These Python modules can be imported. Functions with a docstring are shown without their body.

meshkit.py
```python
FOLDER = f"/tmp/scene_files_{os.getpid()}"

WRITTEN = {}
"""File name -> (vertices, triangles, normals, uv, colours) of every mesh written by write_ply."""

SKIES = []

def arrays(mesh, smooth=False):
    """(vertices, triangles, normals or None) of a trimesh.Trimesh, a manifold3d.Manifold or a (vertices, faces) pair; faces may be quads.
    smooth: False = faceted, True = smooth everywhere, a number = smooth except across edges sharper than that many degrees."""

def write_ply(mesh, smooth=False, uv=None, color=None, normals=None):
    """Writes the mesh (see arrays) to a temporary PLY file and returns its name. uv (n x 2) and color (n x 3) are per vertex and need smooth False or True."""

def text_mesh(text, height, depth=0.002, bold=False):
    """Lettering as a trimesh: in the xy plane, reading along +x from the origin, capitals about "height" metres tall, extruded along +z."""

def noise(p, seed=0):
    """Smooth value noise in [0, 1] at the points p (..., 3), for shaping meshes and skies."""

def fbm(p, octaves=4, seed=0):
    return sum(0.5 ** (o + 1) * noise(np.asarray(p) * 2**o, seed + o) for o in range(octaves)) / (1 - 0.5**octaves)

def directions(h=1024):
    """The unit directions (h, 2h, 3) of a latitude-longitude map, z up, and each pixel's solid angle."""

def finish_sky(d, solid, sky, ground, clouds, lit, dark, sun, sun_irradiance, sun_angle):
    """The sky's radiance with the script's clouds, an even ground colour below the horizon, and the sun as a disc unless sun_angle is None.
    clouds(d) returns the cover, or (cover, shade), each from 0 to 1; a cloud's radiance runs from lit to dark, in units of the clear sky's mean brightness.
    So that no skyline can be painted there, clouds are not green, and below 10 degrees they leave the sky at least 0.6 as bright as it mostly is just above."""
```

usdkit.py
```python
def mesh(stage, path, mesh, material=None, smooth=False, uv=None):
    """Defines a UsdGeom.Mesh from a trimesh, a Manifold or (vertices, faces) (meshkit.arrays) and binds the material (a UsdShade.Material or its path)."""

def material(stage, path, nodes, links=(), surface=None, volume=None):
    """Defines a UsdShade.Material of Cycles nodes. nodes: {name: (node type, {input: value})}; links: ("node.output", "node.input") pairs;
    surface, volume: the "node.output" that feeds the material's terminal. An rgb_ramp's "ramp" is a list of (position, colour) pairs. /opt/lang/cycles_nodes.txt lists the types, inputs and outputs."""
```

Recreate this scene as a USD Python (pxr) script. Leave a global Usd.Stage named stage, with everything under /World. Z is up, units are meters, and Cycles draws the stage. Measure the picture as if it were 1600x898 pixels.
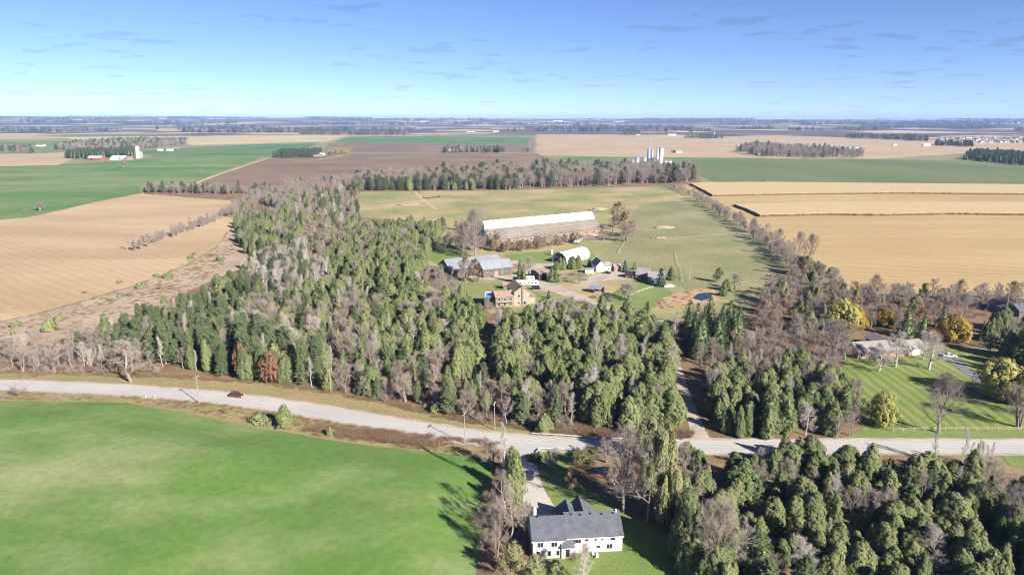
import math, random
import numpy as np, trimesh, shapely
from shapely.geometry import Polygon, Point
import usdkit
from meshkit import noise as vnoise
from pxr import Usd, UsdGeom, UsdLux, UsdShade, Sdf, Gf, Vt

stage = Usd.Stage.CreateInMemory()
UsdGeom.SetStageUpAxis(stage, 'Z')
UsdGeom.SetStageMetersPerUnit(stage, 1.0)
W = UsdGeom.Xform.Define(stage, '/World')
UsdGeom.Scope.Define(stage, '/World/Looks')

# ------------------------------------------------------------------ camera, sky, sun, exposure
F = 1067.0                                   # focal length in pixels of the 1600 wide photograph
PITCH = math.atan((449 - 186.5) / F)         # the drone looks this far below the horizon
CAM_H = 88.0
cam = UsdGeom.Camera.Define(stage, '/World/camera')
cam.AddTranslateOp().Set((0, 0, CAM_H))
cam.AddRotateXOp().Set(90 - math.degrees(PITCH))
cam.CreateFocalLengthAttr(24.0)
cam.CreateHorizontalApertureAttr(36.0 * 1600 / (F * 1.5))
cam.CreateClippingRangeAttr(Gf.Vec2f(1, 200000))
cam.CreateExposureAttr(1.5)

SUN_AZ = math.atan2(0.70, -0.71)             # clockwise from +y
SUN_EL = math.radians(29)
sun = UsdLux.DistantLight.Define(stage, '/World/sun')
sun.CreateNormalizeAttr(True); sun.CreateIntensityAttr(1.22); sun.CreateAngleAttr(0.5)
sun.CreateColorAttr(Gf.Vec3f(1.0, 0.93, 0.82))
sun.AddRotateXYZOp().Set((90 - math.degrees(SUN_EL), 0, math.degrees(math.pi - SUN_AZ)))
sky = UsdLux.DomeLight.Define(stage, '/World/sky')
SKY_STRENGTH = 0.05
M_sky = usdkit.material(stage, '/World/Looks/sky', {
    'tc': ('texture_coordinate', {}), 'xyz': ('separate_xyz', {}),
    'up': ('math', {'math_type': 'maximum', 'value2': 0.0}), 'den': ('math', {'math_type': 'add', 'value2': 0.10}),
    'px': ('math', {'math_type': 'divide'}), 'py': ('math', {'math_type': 'divide'}),
    'pv': ('combine_xyz', {}), 'mp': ('mapping', {'scale': (1.0, 1.25, 1.0), 'location': (3.7, 1.3, 0)}),
    'n1': ('noise_texture', {'scale': 3.3, 'detail': 5.0, 'roughness': 0.55}),
    'n2': ('noise_texture', {'scale': 0.8, 'detail': 2.0}),
    'sum': ('math', {'math_type': 'multiply_add', 'value2': 0.55}),
    'r': ('rgb_ramp', {'ramp': [(0.0, (0, 0, 0)), (0.872, (0, 0, 0)), (0.915, (0.75, 0.75, 0.75)), (1.0, (0.95, 0.95, 0.95))]}),
    'sk': ('sky_texture', {'sky_type': 'single_scattering', 'sun_disc': False, 'sun_elevation': SUN_EL, 'sun_rotation': SUN_AZ,
                           'altitude': 4000.0, 'air_density': 1.0, 'aerosol_density': 0.05, 'ozone_density': 4.0}),
    'hs': ('mix', {'mix_type': 'multiply', 'fac': 1.0, 'color2': (0.92, 0.915, 1.06)}),
    'cl': ('mix', {'mix_type': 'multiply', 'fac': 1.0, 'color2': (0.88, 0.835, 0.82)}),
    'mx': ('mix', {'mix_type': 'mix'}),
    'bg': ('background_shader', {'strength': SKY_STRENGTH})},
    [('tc.generated', 'xyz.vector'), ('xyz.z', 'up.value1'), ('up.value', 'den.value1'), ('xyz.x', 'px.value1'), ('den.value', 'px.value2'),
     ('xyz.y', 'py.value1'), ('den.value', 'py.value2'), ('px.value', 'pv.x'), ('py.value', 'pv.y'), ('pv.vector', 'mp.vector'),
     ('mp.vector', 'n1.vector'), ('mp.vector', 'n2.vector'), ('n2.fac', 'sum.value1'), ('n1.fac', 'sum.value3'), ('sum.value', 'r.fac'),
     ('sk.color', 'hs.color1'), ('hs.color', 'cl.color1'), ('hs.color', 'mx.color1'), ('cl.color', 'mx.color2'), ('r.color', 'mx.fac'), ('mx.color', 'bg.color')],
    surface='bg.background')
UsdShade.MaterialBindingAPI.Apply(sky.GetPrim()).Bind(M_sky)

# ------------------------------------------------------------------ helpers
rng = np.random.default_rng(7)
_c, _s = math.cos(PITCH), math.sin(PITCH)
def G(px, py, z=0.0):
    """the point of the plain (height z) seen at a pixel of the photograph"""
    u, v = (px - 800) / F, (py - 449) / F
    d = np.array([u, _c - v * _s, -_s - v * _c])
    return (np.array([0, 0, CAM_H]) + (z - CAM_H) / d[2] * d)[:2]
def depth(x, y, z=0.0): return y * _c + (CAM_H - z) * _s
def proj(x, y, z=0.0):
    d = depth(x, y, z)
    return 800 + F * x / d, 449 + F * ((CAM_H - z) * _c - y * _s) / d, F / d
def metres(px, py, hpx):
    """height in metres of something hpx tall in the photograph that stands at px, py"""
    x, y = G(px, py)
    lo, hi = 0.0, 80.0
    for _ in range(30):
        m = (lo + hi) / 2
        if py - proj(x, y, m)[1] < hpx: lo = m
        else: hi = m
    return lo
_names = {}
def numbered(parent, name):
    k = (str(parent), name); n = _names.get(k, 0); _names[k] = n + 1
    return f'{parent}/{name}' if n == 0 else f'{parent}/{name}_{n:03d}'
def tag(p, label=None, cat=None, group=None, kind=None):
    p = p.GetPrim() if hasattr(p, 'GetPrim') else p
    for k, v in (('label', label), ('category', cat), ('group', group), ('kind', kind)):
        if v: p.SetCustomDataByKey(k, v)
    return p
def thing(name, label=None, cat=None, loc=(0, 0, 0), rotz=0.0, group=None, scale=None):
    x = UsdGeom.Xform.Define(stage, numbered('/World', name))
    x.AddTranslateOp().Set(Gf.Vec3d(*map(float, loc))); x.AddRotateZOp().Set(math.degrees(rotz))
    if scale is not None: x.AddScaleOp().Set(Gf.Vec3f(*map(float, scale)))
    tag(x, label, cat, group)
    return x.GetPrim()
def put(parent, name, mesh, mat, smooth=False):
    path = '/World' if parent is None else str(parent.GetPath())
    return usdkit.mesh(stage, numbered(path, name), mesh, mat, smooth=smooth).GetPrim()

class B:
    """collects simple shapes into one mesh"""
    def __init__(s): s.v, s.f, s.n = [], [], 0
    def add(s, v, f):
        v, f = np.asarray(v, float), np.asarray(f, int)
        if f.shape[1] == 4: f = np.vstack([f[:, [0, 1, 2]], f[:, [0, 2, 3]]])
        s.v.append(v); s.f.append(f + s.n); s.n += len(v); return s
    def box(s, x0, x1, y0, y1, z0, z1):
        v = [(x, y, z) for z in (z0, z1) for y in (y0, y1) for x in (x0, x1)]
        return s.add(v, [(0, 2, 3, 1), (4, 5, 7, 6), (0, 1, 5, 4), (2, 6, 7, 3), (0, 4, 6, 2), (1, 3, 7, 5)])
    def prism(s, poly, a0, a1, axis='x'):
        """polygon (counter-clockwise in its plane) pushed from a0 to a1 along an axis. axis x: (y, z); axis y: (x, z)"""
        m = trimesh.creation.extrude_polygon(Polygon(poly), 1.0, engine='earcut')
        p = m.vertices; t = a0 + p[:, 2] * (a1 - a0)
        v = np.stack([t, p[:, 0], p[:, 1]], 1) if axis == 'x' else np.stack([p[:, 0], t, p[:, 1]], 1)
        f = m.faces if axis == 'x' else m.faces[:, ::-1]
        return s.add(v, f)
    def cyl(s, p0, p1, r0, r1, n=6, caps=True):
        p0, p1 = np.asarray(p0, float), np.asarray(p1, float); t = p1 - p0; t = t / (np.linalg.norm(t) + 1e-9)
        a = np.cross(t, [0, 0, 1.0] if abs(t[2]) < .9 else [1.0, 0, 0]); a /= np.linalg.norm(a); b = np.cross(t, a)
        th = np.arange(n) * 2 * math.pi / n; ring = np.cos(th)[:, None] * a + np.sin(th)[:, None] * b
        v = np.vstack([p0 + r0 * ring, p1 + r1 * ring]); i = np.arange(n); j = (i + 1) % n
        s.add(v, np.stack([i, j, j + n, i + n], 1))
        if caps:
            s.add(np.vstack([v[n:], p1]), np.stack([i, j, np.full(n, n)], 1)); s.add(np.vstack([v[:n], p0]), np.stack([j, i, np.full(n, n)], 1))
        return s
    def revolve(s, prof, n=12, at=(0, 0, 0)):
        prof = np.asarray(prof, float); th = np.arange(n) * 2 * math.pi / n; k = len(prof)
        v = np.stack([prof[:, 0, None] * np.cos(th), prof[:, 0, None] * np.sin(th), np.repeat(prof[:, 1, None], n, 1)], -1).reshape(-1, 3) + at
        i, j = np.meshgrid(np.arange(k - 1), np.arange(n), indexing='ij')
        return s.add(v, np.stack([i * n + j, i * n + (j + 1) % n, (i + 1) * n + (j + 1) % n, (i + 1) * n + j], -1).reshape(-1, 4))
    def mesh(s):
        return trimesh.Trimesh(np.vstack(s.v), np.vstack(s.f), process=False)
    def put(s, parent, name, mat, smooth=False): return put(parent, name, s.mesh(), mat, smooth)

def mat(name, c, rough=0.8, spec=0.3, var=0.0, scale=1.0, metal=0.0, c2=None, detail=4.0, bump=0.0, stretch=(1, 1, 1), rot=0.0, coord='geo', fine=0.0, fine_scale=1.0, rows=0.0, row_scale=1.0, row_rot=0.0, mid=(0.35, 0.65), sheen=0.0):
    """principled surface; colour runs from c to c2 over a noise, with a finer speckle and optional rows"""
    n = {'p': ('principled_bsdf', {'roughness': rough, 'specular_ior_level': spec, 'metallic': metal, 'base_color': c})}
    l = []
    if c2 is not None or fine or rows:
        n['g'] = ('geometry', {}) if coord == 'geo' else ('texture_coordinate', {})
        src = 'g.position' if coord == 'geo' else 'g.object'
        n['m'] = ('mapping', {'scale': stretch, 'rotation': (0, 0, rot)}); l.append((src, 'm.vector'))
        n['n'] = ('noise_texture', {'scale': scale, 'detail': detail, 'roughness': 0.55}); l.append(('m.vector', 'n.vector'))
        n['r'] = ('rgb_ramp', {'ramp': [(0, c), (mid[0], c), (mid[1], c2 or c), (1, c2 or c)]}); l.append(('n.fac', 'r.fac'))
        out = 'r.color'
        if fine:
            n['fn'] = ('noise_texture', {'scale': fine_scale, 'detail': 5.0, 'roughness': 0.7}); l.append((src, 'fn.vector'))
            n['fr'] = ('map_range', {'from_min': 0.3, 'from_max': 0.7, 'to_min': 1 - fine, 'to_max': 1 + fine}); l.append(('fn.fac', 'fr.value'))
            n['fm'] = ('vector_math', {'math_type': 'scale'}); l += [(out, 'fm.vector1'), ('fr.result', 'fm.scale')]; out = 'fm.vector'
        if rows:
            n['rm'] = ('mapping', {'rotation': (0, 0, row_rot)}); l.append((src, 'rm.vector'))
            n['w'] = ('wave_texture', {'scale': row_scale, 'distortion': 3.0, 'detail': 2.0, 'detail_scale': 0.6}); l.append(('rm.vector', 'w.vector'))
            n['wr'] = ('map_range', {'to_min': 1 - rows, 'to_max': 1 + rows}); l.append(('w.fac', 'wr.value'))
            n['wm'] = ('vector_math', {'math_type': 'scale'}); l += [(out, 'wm.vector1'), ('wr.result', 'wm.scale')]; out = 'wm.vector'
        l.append((out, 'p.base_color'))
        if bump:
            n['b'] = ('bump', {'strength': 0.7, 'distance': bump}); l += [(('fn' if fine else 'n') + '.fac', 'b.height'), ('b.normal', 'p.normal')]
    if sheen: n['p'][1]['sheen_weight'] = sheen
    return usdkit.material(stage, '/World/Looks/' + name, n, l, surface='p.BSDF')

def leaf_mat(name, dark, light, trans=0.15, var=0.45):
    """foliage: a tone per tree, a lighter or darker tone per leaf, some light through the leaf"""
    d, li = np.array(dark), np.array(light)
    n = {'o': ('object_info', {}), 'g': ('geometry', {}), 'r': ('rgb_ramp', {'ramp': [(0, dark), (1, light)]}),
         'v': ('map_range', {'to_min': 1 - var, 'to_max': 1 + var}), 's': ('vector_math', {'math_type': 'scale'}),
         'p': ('principled_bsdf', {'roughness': 0.7, 'specular_ior_level': 0.25}), 't': ('translucent_bsdf', {}), 'm': ('mix_closure', {'fac': trans})}
    l = [('o.random', 'r.fac'), ('g.random_per_island', 'v.value'), ('r.color', 's.vector1'), ('v.result', 's.scale'),
         ('s.vector', 'p.base_color'), ('s.vector', 't.color'), ('p.BSDF', 'm.closure1'), ('t.BSDF', 'm.closure2')]
    return usdkit.material(stage, '/World/Looks/' + name, n, l, surface='m.closure')
def bark_mat(name, dark, light, var=0.25):
    n = {'o': ('object_info', {}), 'g': ('geometry', {}), 'r': ('rgb_ramp', {'ramp': [(0, dark), (1, light)]}),
         'v': ('map_range', {'to_min': 1 - var, 'to_max': 1 + var}), 's': ('vector_math', {'math_type': 'scale'}),
         'p': ('principled_bsdf', {'roughness': 0.85, 'specular_ior_level': 0.2})}
    return usdkit.material(stage, '/World/Looks/' + name, n, [('o.random', 'r.fac'), ('g.random_per_island', 'v.value'), ('r.color', 's.vector1'), ('v.result', 's.scale'), ('s.vector', 'p.base_color')], surface='p.BSDF')

# ------------------------------------------------------------------ the ground and the far hills
def hill(x, y):
    r = np.hypot(x, y); a = np.arctan2(x, y)
    t = np.clip((r - 5500) / 9500, 0, 1); t = t * t * (3 - 2 * t)
    p = np.stack([x / 2600, y / 2600, 0 * x], -1)
    top = 94 - 70 * np.clip(a / 0.64, -1, 1) * 0.45
    und = (vnoise(p, 3) - .5) * 34 + (vnoise(p * 3.1, 4) - .5) * 12
    return t * (top + und) + np.clip((r - 4200) / 1500, 0, 1) * (1 - t) * 9 * (vnoise(p * 1.5, 5))
def polar(name, r0, r1, nr, na, m, a0=-math.pi, a1=math.pi, z=None):
    rr = np.geomspace(max(r0, 20), r1, nr) if r0 > 0 else np.concatenate([[0.0], np.geomspace(30, r1, nr - 1)])
    aa = np.linspace(a0, a1, na)
    R, A = np.meshgrid(rr, aa, indexing='ij'); X, Y = R * np.sin(A), R * np.cos(A)
    Z = hill(X, Y)
    v = np.stack([X, Y, Z], -1).reshape(-1, 3); i, j = np.meshgrid(np.arange(nr - 1), np.arange(na - 1), indexing='ij')
    q = np.stack([i * na + j, (i + 1) * na + j, (i + 1) * na + j + 1, i * na + j + 1], -1).reshape(-1, 4)[:, ::-1]
    p = put(None, name, (v, q), m, smooth=True); tag(p, kind='structure'); return p
M_ground = mat('ground', (0.20, 0.165, 0.09), c2=(0.17, 0.19, 0.085), scale=0.02, detail=5, fine=0.25, fine_scale=0.7, rough=0.95)
# the far countryside: a patchwork of woods, stubble, ploughed and green fields
M_far = usdkit.material(stage, '/World/Looks/countryside', {
    'g': ('geometry', {}), 'w': ('noise_texture', {'scale': 0.0016, 'detail': 3.0}), 'add': ('vector_math', {'math_type': 'multiply_add', 'vector2': (260, 260, 0)}),
    'v': ('voronoi_texture', {'scale': 0.0021, 'dimensions': '2D'}), 'sep': ('separate_color', {}),
    'r': ('rgb_ramp', {'interpolate': False, 'ramp': [(0, (0.10, 0.082, 0.068)), (0.30, (0.06, 0.075, 0.04)), (0.44, (0.34, 0.26, 0.15)), (0.64, (0.11, 0.17, 0.055)), (0.77, (0.16, 0.115, 0.085)), (0.84, (0.40, 0.32, 0.21))]}),
    'wn': ('noise_texture', {'scale': 0.0011, 'detail': 6.0, 'roughness': 0.65}), 'wr': ('rgb_ramp', {'ramp': [(0, (0, 0, 0)), (0.53, (0, 0, 0)), (0.56, (1, 1, 1)), (1, (1, 1, 1))]}),
    'wc': ('noise_texture', {'scale': 0.03, 'detail': 4.0}), 'wcr': ('rgb_ramp', {'ramp': [(0.3, (0.055, 0.055, 0.036)), (0.7, (0.13, 0.105, 0.082))]}),
    'mx': ('mix', {'mix_type': 'mix'}), 'p': ('principled_bsdf', {'roughness': 0.95, 'specular_ior_level': 0.1})},
    [('g.position', 'w.vector'), ('w.color', 'add.vector1'), ('g.position', 'add.vector3'), ('add.vector', 'v.vector'), ('v.color', 'sep.color'), ('sep.r', 'r.fac'),
     ('g.position', 'wn.vector'), ('wn.fac', 'wr.fac'), ('g.position', 'wc.vector'), ('wc.fac', 'wcr.fac'), ('wr.color', 'mx.fac'), ('r.color', 'mx.color1'), ('wcr.color', 'mx.color2'), ('mx.color', 'p.base_color')], surface='p.BSDF')
polar('ground', 0, 3900, 40, 145, M_ground)
polar('hills', 3900, 26000, 110, 361, M_far)

def ragged(pts, amp, seed=0, step=None):
    """subdivides a polygon's edges and makes them uneven"""
    pts = np.asarray(pts, float); out = []; r = np.random.default_rng(seed)
    L = np.linalg.norm(np.roll(pts, -1, 0) - pts, axis=1); step = step or max(4.0, L.sum() / 220)
    for a, b, l in zip(pts, np.roll(pts, -1, 0), L):
        k = max(1, int(l / step)); t = np.arange(k)[:, None] / k; q = a + (b - a) * t
        nrm = np.array([-(b - a)[1], (b - a)[0]]) / (l + 1e-9)
        if k > 1: q[1:] += nrm * (r.normal(0, amp, k - 1))[:, None]
        out.append(q)
    return np.vstack(out)
_layer = [0]
def rolling(name, px, m, z, amp, rise):
    """a field whose ground rolls gently; level at its edges"""
    from scipy.spatial import Delaunay
    b = ragged(np.array([G(*p) for p in px]), amp, 3, 6.0); poly = Polygon(b).buffer(0); x0, y0, x1, y1 = poly.bounds
    X, Y = np.meshgrid(np.arange(x0, x1, 6.0), np.arange(y0, y1, 6.0)); q = np.column_stack([X.ravel(), Y.ravel()]); pts = shapely.points(q); q = q[shapely.contains(poly, pts) & (shapely.distance(poly.exterior, pts) > 3)]
    p = np.vstack([b, q]); f = Delaunay(p).simplices; f = f[shapely.contains(poly, shapely.points(p[f].mean(1)))]; d = np.clip(shapely.distance(poly.exterior, shapely.points(p)) / 22, 0, 1); d = d * d * (3 - 2 * d)
    h = z + d * rise * (vnoise(np.column_stack([p[:, 0] / 48 + 3, p[:, 1] / 34, 0 * d]), 21) * .8 + vnoise(np.column_stack([p[:, 0] / 19, p[:, 1] / 15, 0 * d]), 22) * .22); v = np.column_stack([p, h])
    f = np.where((np.cross(v[f[:, 1]] - v[f[:, 0]], v[f[:, 2]] - v[f[:, 0]])[:, 2] < 0)[:, None], f[:, ::-1], f)
    return tag(put(None, name, (v, f), m, True), kind='structure')
def field(name, px, m, z, amp=1.0, label=None):
    w = np.array([G(*p) for p in px])
    poly = Polygon(ragged(w, amp, seed=len(name) + int(abs(w[0][0])))).buffer(0)
    if poly.geom_type != 'Polygon': poly = max(poly.geoms, key=lambda g: g.area)
    v, f = trimesh.creation.triangulate_polygon(poly, engine='earcut')
    v3 = np.column_stack([v, np.full(len(v), z)])
    nz = np.cross(v3[f[:, 1]] - v3[f[:, 0]], v3[f[:, 2]] - v3[f[:, 0]])[:, 2]
    f = np.where(nz[:, None] < 0, f[:, ::-1], f)
    p = put(None, name, (v3, f), m); tag(p, label, kind='structure'); return p

GRN = (0.088, 0.162, 0.033); GRN2 = (0.235, 0.250, 0.120)
M_wheat = mat('winter_wheat', GRN, c2=GRN2, scale=0.019, detail=5.0, stretch=(1, 1.7, 1), rot=0.5, fine=0.16, fine_scale=0.45, bump=0.0, rough=0.9, mid=(0.46, 0.72))
M_green_far = mat('green_field', (0.070, 0.145, 0.030), c2=(0.15, 0.185, 0.075), scale=0.0065, stretch=(0.6, 1, 1), fine=0.12, fine_scale=0.05, rough=0.95, mid=(0.42, 0.62))
M_green_deep = mat('green_field_deep', (0.055, 0.12, 0.03), c2=(0.10, 0.16, 0.05), scale=0.006, rough=0.95, rows=0.06, row_scale=0.01, row_rot=1.2)
M_green_dull = mat('dull_green_field', (0.080, 0.115, 0.038), c2=(0.125, 0.145, 0.060), scale=0.005, stretch=(1, 0.35, 1), rough=0.95, rows=0.06, row_scale=0.02, row_rot=1.5)
M_plough = mat('ploughed_soil', (0.130, 0.086, 0.054), c2=(0.185, 0.130, 0.085), scale=0.006, stretch=(1, 1.0, 1), rough=0.95, rows=0.08, row_scale=0.012, row_rot=1.25, fine=0.12, fine_scale=0.1)
M_stub_l = mat('stubble_left', (0.385, 0.285, 0.17), c2=(0.31, 0.22, 0.13), scale=0.010, stretch=(0.5, 1.6, 1), rot=-0.9, rough=0.95, rows=0.045, row_scale=0.05, row_rot=-0.9, fine=0.12, fine_scale=0.35, mid=(0.40, 0.62))
M_stub_r = mat('corn_stubble', (0.36, 0.265, 0.13), c2=(0.30, 0.21, 0.10), scale=0.012, stretch=(0.35, 1.5, 1), rough=0.95, rows=0.17, row_scale=0.085, row_rot=1.5, fine=0.14, fine_scale=0.5)
M_tan_far = mat('tan_field', (0.36, 0.27, 0.165), c2=(0.30, 0.22, 0.135), scale=0.004, rough=0.95, rows=0.07, row_scale=0.012, row_rot=1.2)
M_tan_pale = mat('pale_field', (0.42, 0.33, 0.19), c2=(0.32, 0.27, 0.13), scale=0.004, rough=0.95)
M_pasture = mat('pasture', (0.165, 0.185, 0.070), c2=(0.31, 0.245, 0.125), scale=0.016, detail=5, fine=0.22, fine_scale=0.25, rough=0.95, mid=(0.38, 0.62))
M_pasture2 = mat('pasture_green', (0.145, 0.16, 0.072), c2=(0.23, 0.205, 0.105), scale=0.02, detail=5, fine=0.22, fine_scale=0.4, rough=0.95)
M_lawn = mat('lawn', (0.105, 0.165, 0.036), c2=(0.165, 0.195, 0.065), scale=0.05, detail=5, fine=0.22, fine_scale=1.3, rough=0.9, bump=0.05)
M_lawn_striped = mat('mown_lawn', (0.11, 0.165, 0.035), c2=(0.17, 0.19, 0.06), scale=0.04, detail=5, fine=0.2, fine_scale=1.2, rough=0.9, rows=0.17, row_scale=0.085, row_rot=0.03)
M_rough = mat('rough_grass', (0.25, 0.185, 0.10), c2=(0.19, 0.175, 0.075), scale=0.07, detail=6, fine=0.3, fine_scale=0.9, bump=0.25, rough=0.95)
M_scrub = mat('scrub', (0.34, 0.265, 0.20), c2=(0.27, 0.20, 0.145), scale=0.05, detail=6, fine=0.3, fine_scale=0.8, bump=0.3, rough=0.95)
M_litter = mat('leaf_litter', (0.135, 0.085, 0.05), c2=(0.20, 0.135, 0.08), scale=0.09, detail=6, fine=0.3, fine_scale=1.2, bump=0.2, rough=0.95)
M_asph = mat('asphalt', (0.34, 0.325, 0.315), c2=(0.40, 0.385, 0.37), scale=0.15, stretch=(0.2, 1, 1), detail=6, fine=0.08, fine_scale=2.5, rough=0.85)
M_drive = mat('dark_asphalt', (0.13, 0.13, 0.135), c2=(0.16, 0.16, 0.165), scale=0.3, detail=6, fine=0.08, fine_scale=2.5, rough=0.85)
M_gravel = mat('gravel', (0.37, 0.32, 0.275), c2=(0.28, 0.235, 0.19), scale=0.15, detail=7, fine=0.15, fine_scale=2.0, rough=0.95)
M_conc = mat('concrete', (0.42, 0.39, 0.36), c2=(0.36, 0.33, 0.30), scale=0.2, detail=6, fine=0.08, fine_scale=2, rough=0.9)
M_reed = mat('reeds_ground', (0.40, 0.28, 0.16), c2=(0.26, 0.17, 0.10), scale=0.12, detail=6, fine=0.3, fine_scale=1.2, bump=0.4, rough=0.95)

# near and middle
rolling('winter_wheat_field', [(-520, 640), (-60, 622), (60, 626), (200, 629), (300, 648), (400, 668), (500, 684), (600, 698), (700, 708), (752, 714), (772, 735), (765, 800), (752, 860), (742, 930), (735, 1150), (-700, 1150)], M_wheat, 0.03, 0.35, 4.2)
field('stubble_field', [(-300, 372), (0, 344), (60, 337), (110, 325), (170, 312), (222, 302), (300, 301), (395, 301.5), (378, 318), (362, 352), (338, 386), (290, 414), (200, 449), (100, 478), (0, 502), (-300, 560)], M_stub_l, 0.03, 0.8)
field('green_field', [(-400, 262), (0, 258.5), (100, 257), (180, 252), (235, 247), (330, 243), (417, 236), (400, 250), (330, 274), (300, 286), (222, 297), (220, 302), (160, 313), (100, 326), (40, 340), (-300, 368)], M_green_far, 0.05, 2)
field('ploughed_field', [(298, 285), (330, 275), (418, 247.5), (470, 244), (545, 239), (700, 239.6), (838, 240.5), (870, 250), (860, 268), (560, 290), (300, 300)], M_plough, 0.06, 2)
field('green_field', [(210, 235), (300, 231), (418, 224.5), (500, 222.5), (468, 237), (436, 245), (330, 243), (240, 246)], M_green_deep, 0.09, 3)
field('tan_field', [(300, 213), (420, 210), (540, 212), (508, 222), (420, 224), (300, 227), (285, 222)], M_tan_pale, 0.11, 4)
field('ploughed_field', [(515, 224), (580, 222), (832, 228), (832, 237), (700, 239), (560, 238), (505, 236.5)], M_plough, 0.06, 3)
field('green_field', [(540, 214.5), (620, 212.5), (832, 215), (830, 227), (700, 225), (570, 223), (520, 222.5)], M_green_deep, 0.07, 3)
field('green_field', [(560, 207.5), (700, 206), (832, 209), (832, 213.5), (640, 211.5)], M_green_far, 0.08, 4)
field('tan_field', [(838, 206), (900, 201), (1010, 202), (1100, 212), (1150, 224), (1175, 236), (1190, 246.6), (1040, 246), (838, 243)], M_tan_far, 0.05, 4)
field('tan_field', [(1100, 215), (1200, 211), (1350, 216), (1500, 220), (1640, 226), (1700, 232), (1640, 241), (1500, 240), (1380, 248), (1200, 248), (1160, 232)], M_tan_far, 0.04, 4)
field('grass_field', [(880, 245), (1190, 247.5), (1090, 253), (1060, 262), (900, 262), (860, 255)], M_green_far, 0.07, 3)
field('dull_green_field', [(1035, 262), (1075, 249), (1190, 248), (1380, 249), (1500, 251), (1760, 262), (1760, 293), (1600, 288.5), (1200, 284.5), (1118, 285.5), (1085, 272)], M_green_dull, 0.06, 2)
field('corn_stubble_field', [(1052, 290), (1092, 286.5), (1200, 286), (1600, 290), (1800, 294), (1900, 470), (1600, 460), (1420, 462), (1300, 452), (1255, 420), (1212, 386), (1130, 328), (1085, 308)], M_stub_r, 0.03, 0.7)
field('green_field', [(-300, 243), (0, 240), (80, 238), (170, 232), (290, 226), (290, 219), (140, 219), (0, 222), (-300, 226)], M_green_far, 0.05, 4)
field('tan_field', [(-300, 262), (-100, 242), (70, 240), (145, 236), (120, 246), (90, 258), (0, 260)], M_tan_far, 0.07, 3)
field('tan_field', [(100, 214), (300, 209), (300, 212.5), (200, 217), (110, 218)], M_tan_pale, 0.08, 4)
field('pasture', [(556, 302), (560, 297), (800, 297), (960, 293), (1052, 289.5), (1085, 308), (1130, 329), (1212, 388), (1250, 430), (1215, 470), (1040, 500), (930, 470), (830, 480), (760, 500), (690, 470), (650, 420), (660, 350), (560, 338)], M_pasture, 0.02, 1.0)
field('pasture_green', [(1000, 318), (1078, 313), (1128, 331), (1208, 388), (1240, 428), (1200, 460), (1110, 470), (1045, 440), (960, 412), (935, 405), (960, 375), (985, 345)], M_pasture2, 0.04, 1.0)
field('grass', [(668, 372), (716, 366), (722, 392), (745, 402), (690, 415), (662, 405)], M_lawn, 0.05, 0.5)
field('grass', [(788, 398), (862, 392), (905, 396), (930, 398), (925, 412), (880, 415), (838, 410), (800, 410)], M_lawn, 0.05, 0.5)
field('scrub_land', [(-300, 575), (-300, 555), (0, 504), (100, 480), (200, 451), (290, 416), (338, 388), (366, 352), (385, 380), (395, 415), (300, 455), (200, 505), (110, 545), (0, 575)], M_scrub, 0.04, 0.7)
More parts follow.
